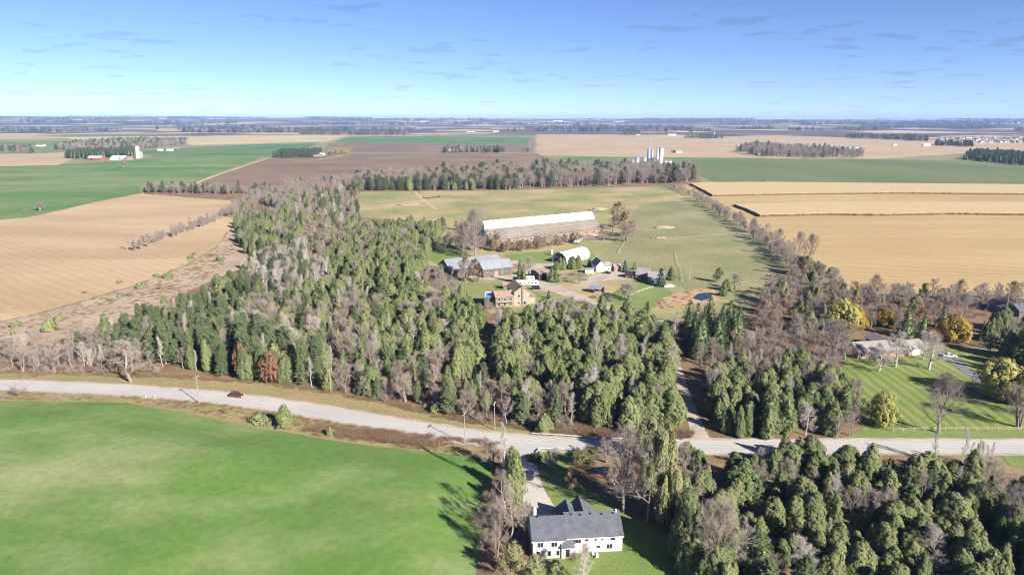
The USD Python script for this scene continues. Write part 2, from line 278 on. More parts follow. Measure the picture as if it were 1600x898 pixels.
field('forest_floor', [(-300, 590), (0, 572), (110, 542), (200, 503), (300, 452), (393, 413), (370, 350), (362, 352), (380, 315), (225, 303), (225, 294), (330, 292), (440, 290), (560, 278), (562, 297), (556, 340), (660, 346), (700, 356), (672, 374), (660, 410), (690, 420), (700, 450), (752, 472), (765, 490), (850, 488), (930, 478), (1000, 500), (1046, 500), (1052, 540), (1083, 625), (1086, 664), (1060, 686), (960, 686), (880, 678), (800, 668), (700, 656), (600, 632), (500, 612), (400, 598), (250, 588), (0, 588)], M_litter, 0.05, 0.7)
field('forest_floor', [(1050, 545), (1042, 512), (1085, 490), (1160, 488), (1190, 470), (1236, 432), (1262, 428), (1300, 456), (1420, 466), (1680, 470), (1760, 520), (1700, 560), (1600, 548), (1500, 540), (1330, 540), (1316, 560), (1318, 600), (1350, 640), (1345, 690), (1110, 690), (1092, 655), (1075, 610)], M_litter, 0.05, 0.6)
field('forest_floor', [(1040, 1150), (1080, 900), (1075, 820), (1040, 760), (1040, 730), (1080, 712), (1200, 706), (1480, 712), (1560, 735), (1750, 770), (1800, 900), (1900, 1150)], M_litter, 0.04, 0.6)
field('belt_floor', [(556, 300), (560, 282), (640, 276), (830, 262), (900, 266), (1080, 268), (1098, 286), (1060, 290), (960, 293), (800, 297)], M_litter, 0.08, 2)
field('rough_grass', [(-300, 585), (0, 583), (120, 584), (250, 588), (400, 597), (500, 611), (600, 630), (700, 654), (800, 667), (880, 677), (1000, 684), (1000, 700), (800, 690), (500, 645), (300, 618), (0, 604), (-300, 604)], M_rough, 0.06, 0.4)
field('rough_grass', [(-300, 606), (0, 604), (200, 614), (320, 622), (500, 650), (700, 682), (808, 694), (812, 712), (770, 726), (752, 716), (700, 709), (600, 699), (500, 685), (400, 668), (300, 647), (200, 629), (60, 627), (-300, 625)], M_rough, 0.05, 0.4)
field('mown_lawn', [(1316, 556), (1330, 538), (1400, 535), (1480, 545), (1560, 560), (1700, 590), (1760, 690), (1600, 690), (1350, 690), (1345, 640), (1318, 600)], M_lawn_striped, 0.07, 0.3)
field('verge', [(1300, 690), (1350, 672), (1600, 672), (1900, 674), (1900, 700), (1300, 700)], M_lawn, 0.09, 0.2)
field('lawn', [(1560, 706), (1800, 704), (1900, 760), (1640, 745), (1575, 725)], M_lawn, 0.06, 0.3)
field('lawn', [(826, 706), (915, 706), (1010, 706), (1040, 740), (1060, 800), (1080, 900), (1060, 1150), (745, 1150), (770, 905), (832, 880), (838, 770), (829, 720)], M_lawn, 0.035, 0.3)
field('leaf_litter', [(905, 708), (1005, 706), (1050, 760), (1075, 830), (1040, 838), (1000, 812), (960, 790), (915, 765), (880, 735)], M_litter, 0.055, 0.5)
field('leaf_litter', [(760, 722), (808, 712), (826, 745), (822, 800), (832, 830), (832, 890), (770, 925), (735, 930), (752, 830), (770, 760)], M_litter, 0.055, 0.4)
# farmyard
field('farmyard', [(828, 449), (846, 440), (876, 447), (915, 462), (950, 477), (968, 489), (945, 481), (905, 468), (864, 456), (836, 454)], M_gravel, 0.06, 0.3)
field('farmyard', [(690, 424), (750, 437), (800, 437), (845, 438), (850, 426), (880, 416), (876, 410), (838, 412), (815, 424), (800, 431), (750, 431), (690, 419)], M_gravel, 0.055, 0.3)
field('farmyard', [(930, 428), (965, 424), (980, 428), (1002, 432), (985, 436), (950, 438), (925, 445), (895, 447), (905, 440)], M_gravel, 0.065, 0.2)
field('lawn', [(975, 446), (1000, 442), (1040, 447), (1052, 458), (1040, 475), (1000, 485), (980, 482), (940, 470)], M_lawn, 0.06, 0.3)
field('lawn', [(770, 445), (806, 440), (802, 452), (775, 455)], M_lawn, 0.06, 0.3)
field('lawn', [(828, 476), (880, 470), (910, 478), (850, 490), (800, 486)], M_lawn, 0.06, 0.3)
field('lawn', [(880, 428), (925, 424), (905, 438), (868, 444)], M_pasture2, 0.058, 0.3)
field('reed_bed', [(1022, 474), (1050, 460), (1085, 452), (1118, 452), (1124, 466), (1105, 474), (1060, 480), (1035, 482)], M_reed, 0.07, 0.5)
M_water = usdkit.material(stage, '/World/Looks/water', {'p': ('principled_bsdf', {'base_color': (0.012, 0.022, 0.04), 'roughness': 0.04, 'specular_ior_level': 0.5})}, [], surface='p.BSDF')
field('pond', [(1082, 466), (1090, 459), (1102, 457), (1113, 460), (1110, 466), (1096, 470)], M_water, 0.085, 0.25)
field('stream', [(912, 735), (928, 730), (950, 728), (975, 736), (968, 742), (940, 741), (922, 741)], M_water, 0.07, 0.2)
field('sand_heap_yard', [(610, 318), (665, 312), (668, 316), (625, 322), (560, 330), (560, 326)], M_tan_far, 0.05, 1.0)

def spline(px, n=10, world=False):
    p = np.asarray(px, float) if world else np.array([G(*q) for q in px])
    e = np.vstack([2 * p[0] - p[1], p, 2 * p[-1] - p[-2]]); out = []
    for i in range(1, len(e) - 2):
        for t in np.arange(n) / n:
            a, b, c, d = e[i - 1:i + 3]
            out.append(0.5 * ((2 * b) + (c - a) * t + (2 * a - 5 * b + 4 * c - d) * t * t + (-a + 3 * b - 3 * c + d) * t ** 3))
    out.append(p[-1]); return np.array(out)
def strip(name, px, width, m, z, amp=0.1, off=0.0):
    c = spline(px); t = np.gradient(c, axis=0); t /= np.linalg.norm(t, axis=1, keepdims=True); nr = np.column_stack([-t[:, 1], t[:, 0]])
    wd = np.interp(np.linspace(0, 1, len(c)), np.linspace(0, 1, len(np.atleast_1d(width))), np.atleast_1d(width)) / 2
    r = np.random.default_rng(len(px) + int(z * 1000)); j = r.normal(0, amp, (2, len(c)))
    l, q = c + nr * (off + wd + j[0])[:, None], c + nr * (off - wd + j[1])[:, None]
    v = np.column_stack([np.vstack([l, q]), np.full(2 * len(c), z)]); i = np.arange(len(c) - 1); k = len(c)
    return tag(put(None, name, (v, np.stack([i + k, i + k + 1, i + 1, i], 1)), m), kind='structure')
ROAD = [(-900, 592), (-300, 594), (0, 601.5), (150, 607), (300, 617), (400, 628), (500, 643), (600, 660), (700, 677), (760, 685), (820, 691), (900, 695), (1000, 697), (1200, 698), (1400, 697.5), (1600, 698), (2000, 699), (2600, 700)]
strip('road_shoulder', ROAD, 10.2, M_gravel, 0.11, 0.2)
strip('road', ROAD, 7.6, M_asph, 0.13, 0.05)
field('road_mouth', [(770, 692), (860, 699), (838, 704), (829, 716), (822, 716), (812, 704)], M_asph, 0.12, 0.05)
M_track = mat('worn_asphalt', (0.315, 0.302, 0.292), c2=(0.37, 0.357, 0.345), scale=0.12, detail=6, fine=0.1, fine_scale=2.0, rough=0.85)
for o_ in (-2.55, -.95, .95, 2.55): strip('tyre_track', ROAD, .75, M_track, 0.134, 0.09, o_)
strip('driveway', [(823, 700), (826, 720), (830, 750), (836, 775), (846, 800), (853, 812)], [5.0, 4.0, 4.6, 6.0, 8.0, 10.0], M_conc, 0.10, 0.08)
strip('farm_lane', [(1098, 700), (1090, 672), (1078, 640), (1066, 605), (1058, 575), (1048, 548), (1034, 520), (1005, 500), (968, 487), (930, 475), (880, 458), (845, 442)], [8.0, 4.6, 3.6, 3.5, 3.5, 3.5, 3.5, 3.5, 4, 5, 7, 9], M_gravel, 0.10, 0.15)
strip('house_drive', [(1640, 640), (1560, 612), (1525, 590), (1500, 570), (1482, 556), (1465, 550)], [4.5, 4.5, 4.5, 5, 6, 7], M_drive, 0.12, 0.1)
strip('dirt_track', [(648, 299), (656, 308), (668, 317), (682, 328)], 2.5, M_tan_pale, 0.07, 0.3)
strip('dirt_track', [(838, 246), (700, 241.3), (560, 240.5), (520, 246), (480, 251), (430, 249), (415, 249), (330, 277), (300, 290)], 6, M_tan_pale, 0.10, 0.5)
strip('far_road', [(1010, 245), (1130, 246.4), (1200, 247.4), (1420, 249.5)], 5, M_tan_pale, 0.10, 0.5)
strip('far_road', [(210, 227.4), (300, 226.4), (420, 225.2), (500, 223.8), (545, 213)], 9, M_tan_pale, 0.10, 0.5)

exec_marker = 'plants'
# ------------------------------------------------------------------ plants: one class prim per kind and variant
CL = stage.CreateClassPrim('/World/plants')
M_bark = bark_mat('bark', (0.26, 0.21, 0.18), (0.35, 0.295, 0.26))
M_bark_pink = bark_mat('twigs', (0.30, 0.245, 0.21), (0.41, 0.35, 0.305))
M_bark_pale = bark_mat('pale_bark', (0.46, 0.405, 0.37), (0.58, 0.53, 0.49))
M_bark_dark = bark_mat('dark_bark', (0.13, 0.10, 0.08), (0.19, 0.15, 0.12))
M_brush = bark_mat('brush_twigs', (0.26, 0.17, 0.13), (0.34, 0.25, 0.20))
M_cedar = leaf_mat('cedar_foliage', (0.19, 0.25, 0.095), (0.36, 0.385, 0.165))
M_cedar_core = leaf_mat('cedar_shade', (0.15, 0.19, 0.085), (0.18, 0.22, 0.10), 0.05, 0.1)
M_pine = leaf_mat('pine_needles', (0.20, 0.27, 0.135), (0.29, 0.355, 0.17))
M_spruce = leaf_mat('spruce_needles', (0.105, 0.165, 0.075), (0.17, 0.23, 0.095))
M_bluespruce = leaf_mat('blue_spruce_needles', (0.07, 0.11, 0.12), (0.09, 0.14, 0.15))
M_yellow = leaf_mat('yellow_leaves', (0.58, 0.40, 0.06), (0.66, 0.46, 0.09))
M_lime = leaf_mat('lime_leaves', (0.54, 0.52, 0.15), (0.62, 0.58, 0.19))
M_russet = leaf_mat('russet_leaves', (0.31, 0.165, 0.095), (0.38, 0.21, 0.125))
M_willow = leaf_mat('willow_leaves', (0.48, 0.49, 0.23), (0.56, 0.56, 0.29), 0.3)
M_bronze = leaf_mat('bronze_leaves', (0.44, 0.29, 0.18), (0.52, 0.36, 0.23))
M_straw = leaf_mat('dry_grass_blades', (0.34, 0.245, 0.13), (0.44, 0.33, 0.18), 0.2)
M_rust_stems = leaf_mat('dry_stems', (0.36, 0.235, 0.16), (0.46, 0.315, 0.21), 0.2)

def unit(v): return v / (np.linalg.norm(v, axis=-1, keepdims=True) + 1e-9)
def leaves(c, n, up, sx, sy):
    """kite shaped leaves at c facing n, pointing along up"""
    n = unit(n); t = unit(up - (up * n).sum(-1, keepdims=True) * n); s = np.cross(t, n)
    sx, sy = np.broadcast_to(sx, len(c))[:, None], np.broadcast_to(sy, len(c))[:, None]
    v = np.stack([c - t * sy * .5, c + s * sx * .5 + t * sy * .05, c + t * sy * .5, c - s * sx * .5 + t * sy * .05], 1).reshape(-1, 3)
    k = np.arange(len(c))[:, None] * 4
    return v, np.vstack([k + [0, 1, 2], k + [0, 2, 3]])
def blades(p, d, L, w, r):
    """thin tapering twigs (one triangle each)"""
    s = unit(np.cross(d, r.normal(size=d.shape))); L, w = np.broadcast_to(L, len(p))[:, None], np.broadcast_to(w, len(p))[:, None]
    v = np.stack([p - s * w * .5, p + s * w * .5, p + d * L], 1).reshape(-1, 3)
    return v, np.arange(len(p) * 3).reshape(-1, 3)
def cedar(r, h, rad, stems, round_=False):
    fol, core, tr = B(), B(), B()
    for (ox, oy, hs, rs) in stems:
        hh, R = h * hs, rad * rs; ph = r.uniform(0, 6.28, 4)
        def prof(t): return R * np.clip((t + .12) / .26, 0, 1) ** .6 * np.clip(1 - t ** 1.9, 0, 1) ** .66
        if round_:
            def prof(t): return R * np.sqrt(np.clip(1 - ((t - .55) / .455) ** 2, 0, 1))
        def lump(a, t): return 1 + (.30 if round_ else .16) * np.sin(3 * a + ph[0] + 5 * t) + .13 * np.sin(5 * a - 9 * t + ph[1]) + .10 * np.sin(14 * t + 2 * a + ph[2])
        n = int((60 if round_ else 88) * hh * R / 12); t = r.uniform(0.03, 1, n * 2); keep = r.uniform(0, 1, n * 2) < (prof(t) / R + .12); t = t[keep | (round_ & (t > .8))]; a = r.uniform(0, 6.28, len(t))
        q = prof(t) * lump(a, t) * r.uniform(.78, 1.02, len(t))
        c = np.stack([ox + q * np.cos(a), oy + q * np.sin(a), hh * (.03 + .97 * t)], 1)
        out = unit(np.stack([np.cos(a), np.sin(a), .25 + 1.3 * t ** 2], 1))
        cr = r.uniform(.28, .66, len(t)) * (R / 2.6) ** .5
        k = 30; cc = np.repeat(c, k, 0); oo = np.repeat(out, k, 0); cs = np.repeat(cr, k)[:, None]
        d = unit(oo * .75 + r.normal(size=cc.shape) * .75 + [0, 0, .25]); pos = cc + d * cs * [.9, .9, 1.15]
        v, f = leaves(pos, unit(d * .7 + oo * .8 + r.normal(size=d.shape) * .3), unit(oo * .4 + [0, 0, 1.0] + r.normal(size=d.shape) * .5), r.uniform(.11, .22, len(pos)), r.uniform(.24, .46, len(pos)))
        fol.add(v, f)
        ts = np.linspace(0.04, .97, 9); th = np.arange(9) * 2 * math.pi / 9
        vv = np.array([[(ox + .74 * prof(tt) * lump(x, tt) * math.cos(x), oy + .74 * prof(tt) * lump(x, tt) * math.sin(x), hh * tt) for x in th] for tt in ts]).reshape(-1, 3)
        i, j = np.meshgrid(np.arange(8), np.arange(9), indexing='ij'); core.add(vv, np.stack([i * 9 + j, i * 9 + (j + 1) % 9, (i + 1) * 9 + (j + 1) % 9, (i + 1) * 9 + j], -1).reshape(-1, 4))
        tr.cyl((ox * .3, oy * .3, -.3), (ox, oy, hh * .6), .17 * hh / 11, .05, 6)
    return tr, fol, core
def pine(r, h, rad):
    fol, tr = B(), B(); tr.cyl((0, 0, -.3), (0, 0, h * .97), .022 * h, .03, 6)
    P, D, S = [], [], []; z = h * .10; k = 0
    while z < h * .985:
        t = z / h; L = rad * (1 - t) ** .62 * (1.02 if t > .22 else .75) * r.uniform(.8, 1.1) + .25; nb = 6 if t < .8 else 5
        for b in range(nb):
            a = k * 1.1 + b * 6.283 / nb + r.normal(0, .2); l = L * r.uniform(.65, 1.12); rise = .12 + .55 * t
            d = np.array([math.cos(a), math.sin(a), rise]); e = np.array([0, 0, z]) + d * l
            tr.cyl((0, 0, z), e, .035 + .01 * l, .012, 3, False)
            for s in np.linspace(.3, 1.0, max(3, int(l / .42))):
                for w in (-1, 0, 1):
                    off = np.array([-math.sin(a), math.cos(a), 0]) * w * l * .22 * (1.15 - s) * 1.6
                    P.append(np.array([0, 0, z]) + d * l * s + off + r.normal(0, .08, 3)); D.append(d * .6 + off * .4 + [0, 0, .55]); S.append(1)
        z += h * r.uniform(.042, .062) * (1 if t < .75 else .7); k += 1
    P, D = np.array(P), unit(np.array(D)); k = 9
    pp, dd = np.repeat(P, k, 0), np.repeat(D, k, 0); d = unit(dd * .8 + r.normal(size=dd.shape) * .62)
    v, f = leaves(pp + d * .2, unit(np.cross(d, r.normal(size=d.shape)) * .6 + [0, 0, .6] + dd * .5), d, r.uniform(.10, .2, len(pp)), r.uniform(.35, .62, len(pp)))
    fol.add(v, f); return tr, fol, None
def spruce(r, h, rad):
    fol, core, tr = B(), B(), B(); tr.cyl((0, 0, -.3), (0, 0, h * .95), .02 * h, .03, 6)
    P, D = [], []; z = .5
    while z < h * .99:
        t = z / h; L = rad * (1 - t) ** .85 * r.uniform(.88, 1.06) + .12; nb = max(5, int(11 * (1 - t)))
        for b in range(nb):
            a = r.uniform(0, 6.283); l = L * r.uniform(.75, 1.1); d = np.array([math.cos(a), math.sin(a), -.28 + .5 * t])
            for s in np.linspace(.35, 1.0, max(2, int(l / .33))):
                P.append(np.array([0, 0, z]) + d * l * s + r.normal(0, .07, 3)); D.append([math.cos(a), math.sin(a), .15])
        z += h * .026
    P, D = np.array(P), unit(np.array(D)); k = 7; pp, dd = np.repeat(P, k, 0), np.repeat(D, k, 0)
    d = unit(dd * .9 + r.normal(size=dd.shape) * .5 - [0, 0, .15])
    v, f = leaves(pp + d * .12, unit(dd * .5 + [0, 0, .8] + r.normal(size=d.shape) * .4), d, r.uniform(.12, .22, len(pp)), r.uniform(.3, .55, len(pp))); fol.add(v, f)
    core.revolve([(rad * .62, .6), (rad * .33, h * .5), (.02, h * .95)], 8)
    return tr, fol, core
def skeleton(r, h, cw, trunk=.28, lean=0.0, n1=13, n2=8, n3=7, stems=1, steep=.0, rt=None):
    """trunk, limbs, boughs and twigs of a leafless broad tree: trunk mesh, crown mesh, twig ends"""
    tr, cr = B(), B(); P, D = [], []; rt = rt or .022 * h
    for s in range(stems):
        a0 = r.uniform(0, 6.28); off = np.array([math.cos(a0), math.sin(a0), 0]) * (.0 if stems == 1 else .18 * cw); p = np.array([0, 0, -.3]) + off * .15; pts = [p]
        for t in (.33, .66, 1.0): pts.append(np.array([off[0] * t + r.normal(0, .03 * h), off[1] * t + r.normal(0, .03 * h), h * .93 * t]))
        for i in range(3): tr.cyl(pts[i], pts[i + 1], rt * (1 - .3 * i), rt * (.70 - .27 * i) + .015, 6, False)
        for b in range(n1):
            t = trunk + (1 - trunk) * (b + r.uniform(0, .8)) / n1; i = min(2, int(t * 3)); p0 = pts[i] + (pts[i + 1] - pts[i]) * (t * 3 - i)
            a = b * 2.4 + r.normal(0, .3) + s * 1.7; el = math.radians(28 + 42 * (t - trunk) / (1 - trunk) + 28 * steep + r.normal(0, 7))
            sh = math.sin(math.pi * min(1, .28 + .72 * (t - trunk) / (1 - trunk) * .93)) ** .7
            L = max(.12 * cw, .56 * cw * sh * r.uniform(.82, 1.15)) * (.8 if stems > 1 else 1)
            d = np.array([math.cos(a) * math.cos(el), math.sin(a) * math.cos(el), math.sin(el)]); mid = p0 + d * L * .5; d2 = unit(d + [0, 0, .35 + .3 * steep] + r.normal(0, .12, 3)); e = mid + d2 * L * .5
            rb = rt * .36 * (1.1 - t * .6); tr.cyl(p0, mid, rb, rb * .65, 4, False); tr.cyl(mid, e, rb * .65, .012, 3, False)
            for c in range(n2):
                u = .22 + .78 * (c + r.uniform(0, 1)) / n2; q0 = p0 + d * L * u if u < .5 else mid + d2 * L * (u - .5); dd = unit((d if u < .5 else d2) * .85 + r.normal(0, .55, 3) + [0, 0, .22]); l2 = L * .42 * (1.15 - .6 * u) * r.uniform(.7, 1.2)
                q1 = q0 + dd * l2; cr.cyl(q0, q1, max(.016, rb * .35), .008, 3, False)
                w = (np.arange(n3) + r.uniform(0, 1, n3)) / n3; qq = q0 + dd * (l2 * (.15 + .85 * w))[:, None]; d3 = unit(dd * .75 + r.normal(0, .6, (n3, 3)) + [0, 0, .2])
                P.append(qq); D.append(d3)
    P, D = np.vstack(P), np.vstack(D); l3 = r.uniform(.055, .105, len(P)) * cw
    v, f = blades(P, D, l3, .036, r); cr.add(v, f)
    k = 5; w = r.uniform(.2, .95, (len(P), k)); p4 = (P[:, None] + D[:, None] * (l3[:, None] * w)[..., None]).reshape(-1, 3); d4 = unit(np.repeat(D, k, 0) * .7 + r.normal(0, .6, (len(P) * k, 3)) + [0, 0, .15])
    v, f = blades(p4, d4, r.uniform(.35, .7, len(p4)) * (cw / 8) ** .5, .028, r); cr.add(v, f)
    return tr, cr, (p4, d4)
def bare(r, h, cw, **k):
    t, c, _ = skeleton(r, h, cw, **k); return t, c, None
def slim(r, h, cw): return bare(r, h, cw, trunk=.30, n1=22, n2=5, n3=5, steep=.7, rt=.012 * h)
def leafy(r, h, cw, k=3, size=.3, drop=0.0, **kw):
    t, c, (p, d) = skeleton(r, h, cw, **{**dict(n1=16, n2=7, n3=5, trunk=.14), **kw})
    fol = B(); pp, dd = np.repeat(p, k, 0), np.repeat(d, k, 0); ctr = np.array([0, 0, h * .5])
    pos = pp + dd * r.uniform(.1, .6, (len(pp), 1)) + r.normal(0, .12, pp.shape); out = unit(pos - ctr)
    v, f = leaves(pos, unit(out + r.normal(0, .7, pos.shape) + [0, 0, .3]), r.normal(size=pos.shape), size * r.uniform(.6, 1.1, len(pos)), size * r.uniform(.8, 1.5, len(pos))); fol.add(v, f)
    t.add(c.mesh().vertices, c.mesh().faces); return t, fol, None
def willow(r, h, cw):
    t, c, (p, d) = skeleton(r, h, cw, n1=12, n2=6, n3=4, trunk=.25); fol = B()
    sel = r.choice(len(p), 1400, replace=False); P = []; 
    for i in sel:
        L = r.uniform(.12, .34) * h; n = int(L / .22); s = np.arange(n)[:, None] / n; q = p[i] + d[i] * s * .9 * np.array([1, 1, 0]) + np.array([0, 0, -1]) * (s ** 1.3) * L + r.normal(0, .06, (n, 3)); P.append(q)
    P = np.vstack(P); P = P[P[:, 2] > .5]; out = unit(P * [1, 1, 0] + [0, 0, .4])
    v, f = leaves(P, unit(out + r.normal(0, .5, P.shape)), np.tile([0, 0, -1.0], (len(P), 1)) + r.normal(0, .3, P.shape), r.uniform(.12, .22, len(P)), r.uniform(.35, .6, len(P))); fol.add(v, f)
    t.add(c.mesh().vertices, c.mesh().faces); return t, fol, None
def shrub(r, h, w, n=26, tw=.02):
    tr, cr = B(), B(); P, D = [], []
    for i in range(n):
        a, el = r.uniform(0, 6.28), r.uniform(.35, 1.5); d = np.array([math.cos(a) * math.cos(el) * w / h * .75, math.sin(a) * math.cos(el) * w / h * .75, math.sin(el)]); e = d * h * r.uniform(.6, .95)
        tr.cyl((r.normal(0, .1), r.normal(0, .1), -.1), e, .025, .008, 3, False); u = r.uniform(.25, 1, 16); P.append(u[:, None] * e); D.append(unit(unit(d) + r.normal(0, .7, (16, 3))))
    P, D = np.vstack(P), np.vstack(D); v, f = blades(P, D, r.uniform(.35, .8, len(P)) * h / 2.5, tw * 1.4, r); cr.add(v, f)
    k = 3; p2 = np.repeat(P, k, 0) + np.repeat(D, k, 0) * r.uniform(.1, .5, (len(P) * k, 1)); v, f = blades(p2, unit(np.repeat(D, k, 0) + r.normal(0, .8, p2.shape)), r.uniform(.2, .5, len(p2)) * h / 2.5, tw, r); cr.add(v, f)
    return tr, cr, None
def dome(r, h, cw, **k):
    t, c, _ = skeleton(r, h * .85, cw * .8, n1=9, n2=5, n3=3, trunk=.2); _t, fol, _c = cedar(r, h, cw / 2, [(0, 0, 1, .74), (.26 * cw, .14 * cw, .84, .55), (-.24 * cw, -.16 * cw, .9, .58), (.04 * cw, -.28 * cw, .74, .5), (-.12 * cw, .25 * cw, .8, .5)], True); t.add(c.mesh().vertices, c.mesh().faces); return t, fol, None
VARIANTS = {}     # kind -> list of (path, height, width)
def plant(kind, parts, h, w, mats):
    i = len(VARIANTS.setdefault(kind, [])); root = UsdGeom.Xform.Define(stage, f'/World/plants/{kind}_{i:03d}')
    tr, cr, core = parts
    tr.put(root.GetPrim(), 'trunk', mats[0])
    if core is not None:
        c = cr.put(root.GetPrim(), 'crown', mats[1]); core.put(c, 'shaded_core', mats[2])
    else: cr.put(root.GetPrim(), 'crown', mats[1])
    VARIANTS[kind].append((root.GetPath(), h, w))
R_ = lambda k: np.random.default_rng(k)
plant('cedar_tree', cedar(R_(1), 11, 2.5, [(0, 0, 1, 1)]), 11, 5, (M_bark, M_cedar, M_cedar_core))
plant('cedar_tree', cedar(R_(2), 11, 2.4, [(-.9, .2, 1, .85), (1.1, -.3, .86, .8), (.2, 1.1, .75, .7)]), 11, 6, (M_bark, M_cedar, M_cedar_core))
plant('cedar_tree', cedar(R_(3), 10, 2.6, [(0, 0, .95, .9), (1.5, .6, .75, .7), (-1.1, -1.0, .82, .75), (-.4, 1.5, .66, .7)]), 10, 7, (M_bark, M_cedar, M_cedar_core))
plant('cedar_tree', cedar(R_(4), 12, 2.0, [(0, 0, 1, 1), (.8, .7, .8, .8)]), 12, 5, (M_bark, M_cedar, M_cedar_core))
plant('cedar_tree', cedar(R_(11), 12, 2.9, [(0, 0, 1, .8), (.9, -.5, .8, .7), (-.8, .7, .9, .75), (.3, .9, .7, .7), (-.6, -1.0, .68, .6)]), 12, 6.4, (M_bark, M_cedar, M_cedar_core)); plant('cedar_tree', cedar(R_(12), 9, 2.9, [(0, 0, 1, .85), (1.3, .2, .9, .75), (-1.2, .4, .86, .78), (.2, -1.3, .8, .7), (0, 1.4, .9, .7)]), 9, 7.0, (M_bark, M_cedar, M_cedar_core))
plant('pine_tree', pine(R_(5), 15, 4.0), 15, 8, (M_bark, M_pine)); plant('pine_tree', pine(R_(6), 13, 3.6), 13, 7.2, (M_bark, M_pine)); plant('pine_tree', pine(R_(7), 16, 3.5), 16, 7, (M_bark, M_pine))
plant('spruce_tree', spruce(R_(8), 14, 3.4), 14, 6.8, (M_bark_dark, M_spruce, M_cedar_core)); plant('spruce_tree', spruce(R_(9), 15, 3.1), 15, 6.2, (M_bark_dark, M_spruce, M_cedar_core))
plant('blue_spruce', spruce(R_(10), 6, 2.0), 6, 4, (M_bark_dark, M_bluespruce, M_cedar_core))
for k, (h, cw, st) in enumerate([(12, 8, 1), (11, 8.5, 3), (13, 7.5, 1), (9, 7, 4)]): plant('bare_tree', bare(R_(20 + k), h, cw, stems=st, n1=13 if st == 1 else 6), h, cw, (M_bark, M_bark_pink))
plant('fan_tree', bare(R_(27), 16, 12, n1=26, n2=10, n3=8, steep=.45, trunk=.16), 16, 12, (M_bark, M_bark))
plant('pale_tree', slim(R_(30), 13, 4), 13, 4, (M_bark_pale, M_bark_pale)); plant('pale_tree', slim(R_(31), 12, 3.4), 12, 3.4, (M_bark_pale, M_bark_pale)); plant('pale_tree', bare(R_(32), 12, 7, n1=20, n2=8, n3=7, steep=.4, trunk=.18), 12, 7, (M_bark_pale, M_bark_pale))
plant('bare_shrub', shrub(R_(40), 2.6, 3.2), 2.6, 3.2, (M_brush, M_brush)); plant('bare_shrub', shrub(R_(41), 3.2, 3.4), 3.2, 3.4, (M_bark, M_bark_pink))
plant('yellow_tree', dome(R_(50), 9, 8), 9, 8, (M_bark, M_yellow)); plant('lime_tree', dome(R_(51), 11, 8.5), 11, 8, (M_bark, M_lime))
plant('oak_tree', dome(R_(52), 9, 6.5), 9, 6, (M_bark, M_russet)); plant('bronze_tree', leafy(R_(53), 10, 7.5, 1, .26), 10, 7, (M_bark, M_bronze))
M_olive = leaf_mat('olive_leaves', (0.24, 0.24, 0.10), (0.30, 0.29, 0.13)); plant('airy_tree', leafy(R_(57), 8, 7, 2, .26), 8, 7, (M_bark, M_willow)); plant('olive_shrub', leafy(R_(58), 4, 5, 1, .24), 4, 5, (M_bark, M_olive))
plant('willow_tree', willow(R_(54), 14, 9), 14, 9, (M_bark, M_willow))
plant('juniper_shrub', cedar(R_(60), 2.2, 1.3, [(0, 0, 1, 1), (.6, .5, .7, .8)]), 2.2, 2.8, (M_bark, M_cedar, M_cedar_core))

# ------------------------------------------------------------------ where the plants stand
T = []     # kind, variant, x, y, scale xy, scale z, turn, label, group, own
NOUN = {'cedar_tree': 'green cedar', 'pine_tree': 'blue green pine', 'spruce_tree': 'dark spruce', 'bare_tree': 'leafless brown twigged tree', 'pale_tree': 'slender pale barked leafless tree',
        'bare_shrub': 'leafless brown shrub', 'juniper_shrub': 'small green juniper', 'willow_tree': 'pale green willow', 'yellow_tree': 'yellow leaved tree', 'lime_tree': 'yellow green leaved tree', 'bronze_tree': 'bronze leaved tree', 'oak_tree': 'russet leaved tree', 'airy_tree': 'pale green airy tree', 'olive_shrub': 'olive shrub', 'blue_spruce': 'blue spruce', 'fan_tree': 'fan shaped leafless tree'}
CAT = {'cedar_tree': 'cedar tree', 'pine_tree': 'pine tree', 'spruce_tree': 'spruce tree', 'bare_tree': 'bare tree', 'pale_tree': 'pale tree', 'bare_shrub': 'bare shrub', 'juniper_shrub': 'evergreen shrub', 'willow_tree': 'willow tree', 'yellow_tree': 'yellow tree', 'lime_tree': 'yellow-green tree', 'bronze_tree': 'bronze tree', 'oak_tree': 'oak tree', 'airy_tree': 'leafy tree', 'olive_shrub': 'shrub', 'blue_spruce': 'blue spruce', 'fan_tree': 'broad bare tree'}
PLUR = lambda s: s.replace('tree', 'trees') if 'tree' in s else s + 's' if s[-1] != 's' else s + 'es'
def wood(px, mix, step, hr, where, seed, wide=1.0):
    r = np.random.default_rng(seed); w = np.array([G(*p) for p in px]); poly = shapely.prepared.prep(Polygon(w).buffer(0)); lo, hi = w.min(0), w.max(0)
    kinds, pr = list(mix), np.array(list(mix.values()), float); pr /= pr.sum()
    row = 0; y = lo[1]
    while y < hi[1]:
        x = lo[0] + (row % 2) * step * .5
        while x < hi[0]:
            q = (x + r.normal(0, .27 * step), y + r.normal(0, .27 * step)); k = kinds[r.choice(len(kinds), p=pr)]; i = r.integers(len(VARIANTS[k])); h = r.uniform(*hr); a = r.uniform(0, 6.28); ws = wide * r.uniform(.78, 1.25)
            x += step
            if not poly.contains(Point(q)): continue
            f = {'bare_shrub': .32, 'juniper_shrub': .25, 'bare_tree': .95, 'pale_tree': 1.05, 'pine_tree': 1.12}.get(k, 1.0)
            s = .91 * h * f / VARIANTS[k][i][1]
            T.append((k, i, q[0], q[1], s * ws * 1.04, s, a, f'{NOUN[k]} {where}', f'{PLUR(NOUN[k])} {where}', False))
        y += step * .87; row += 1
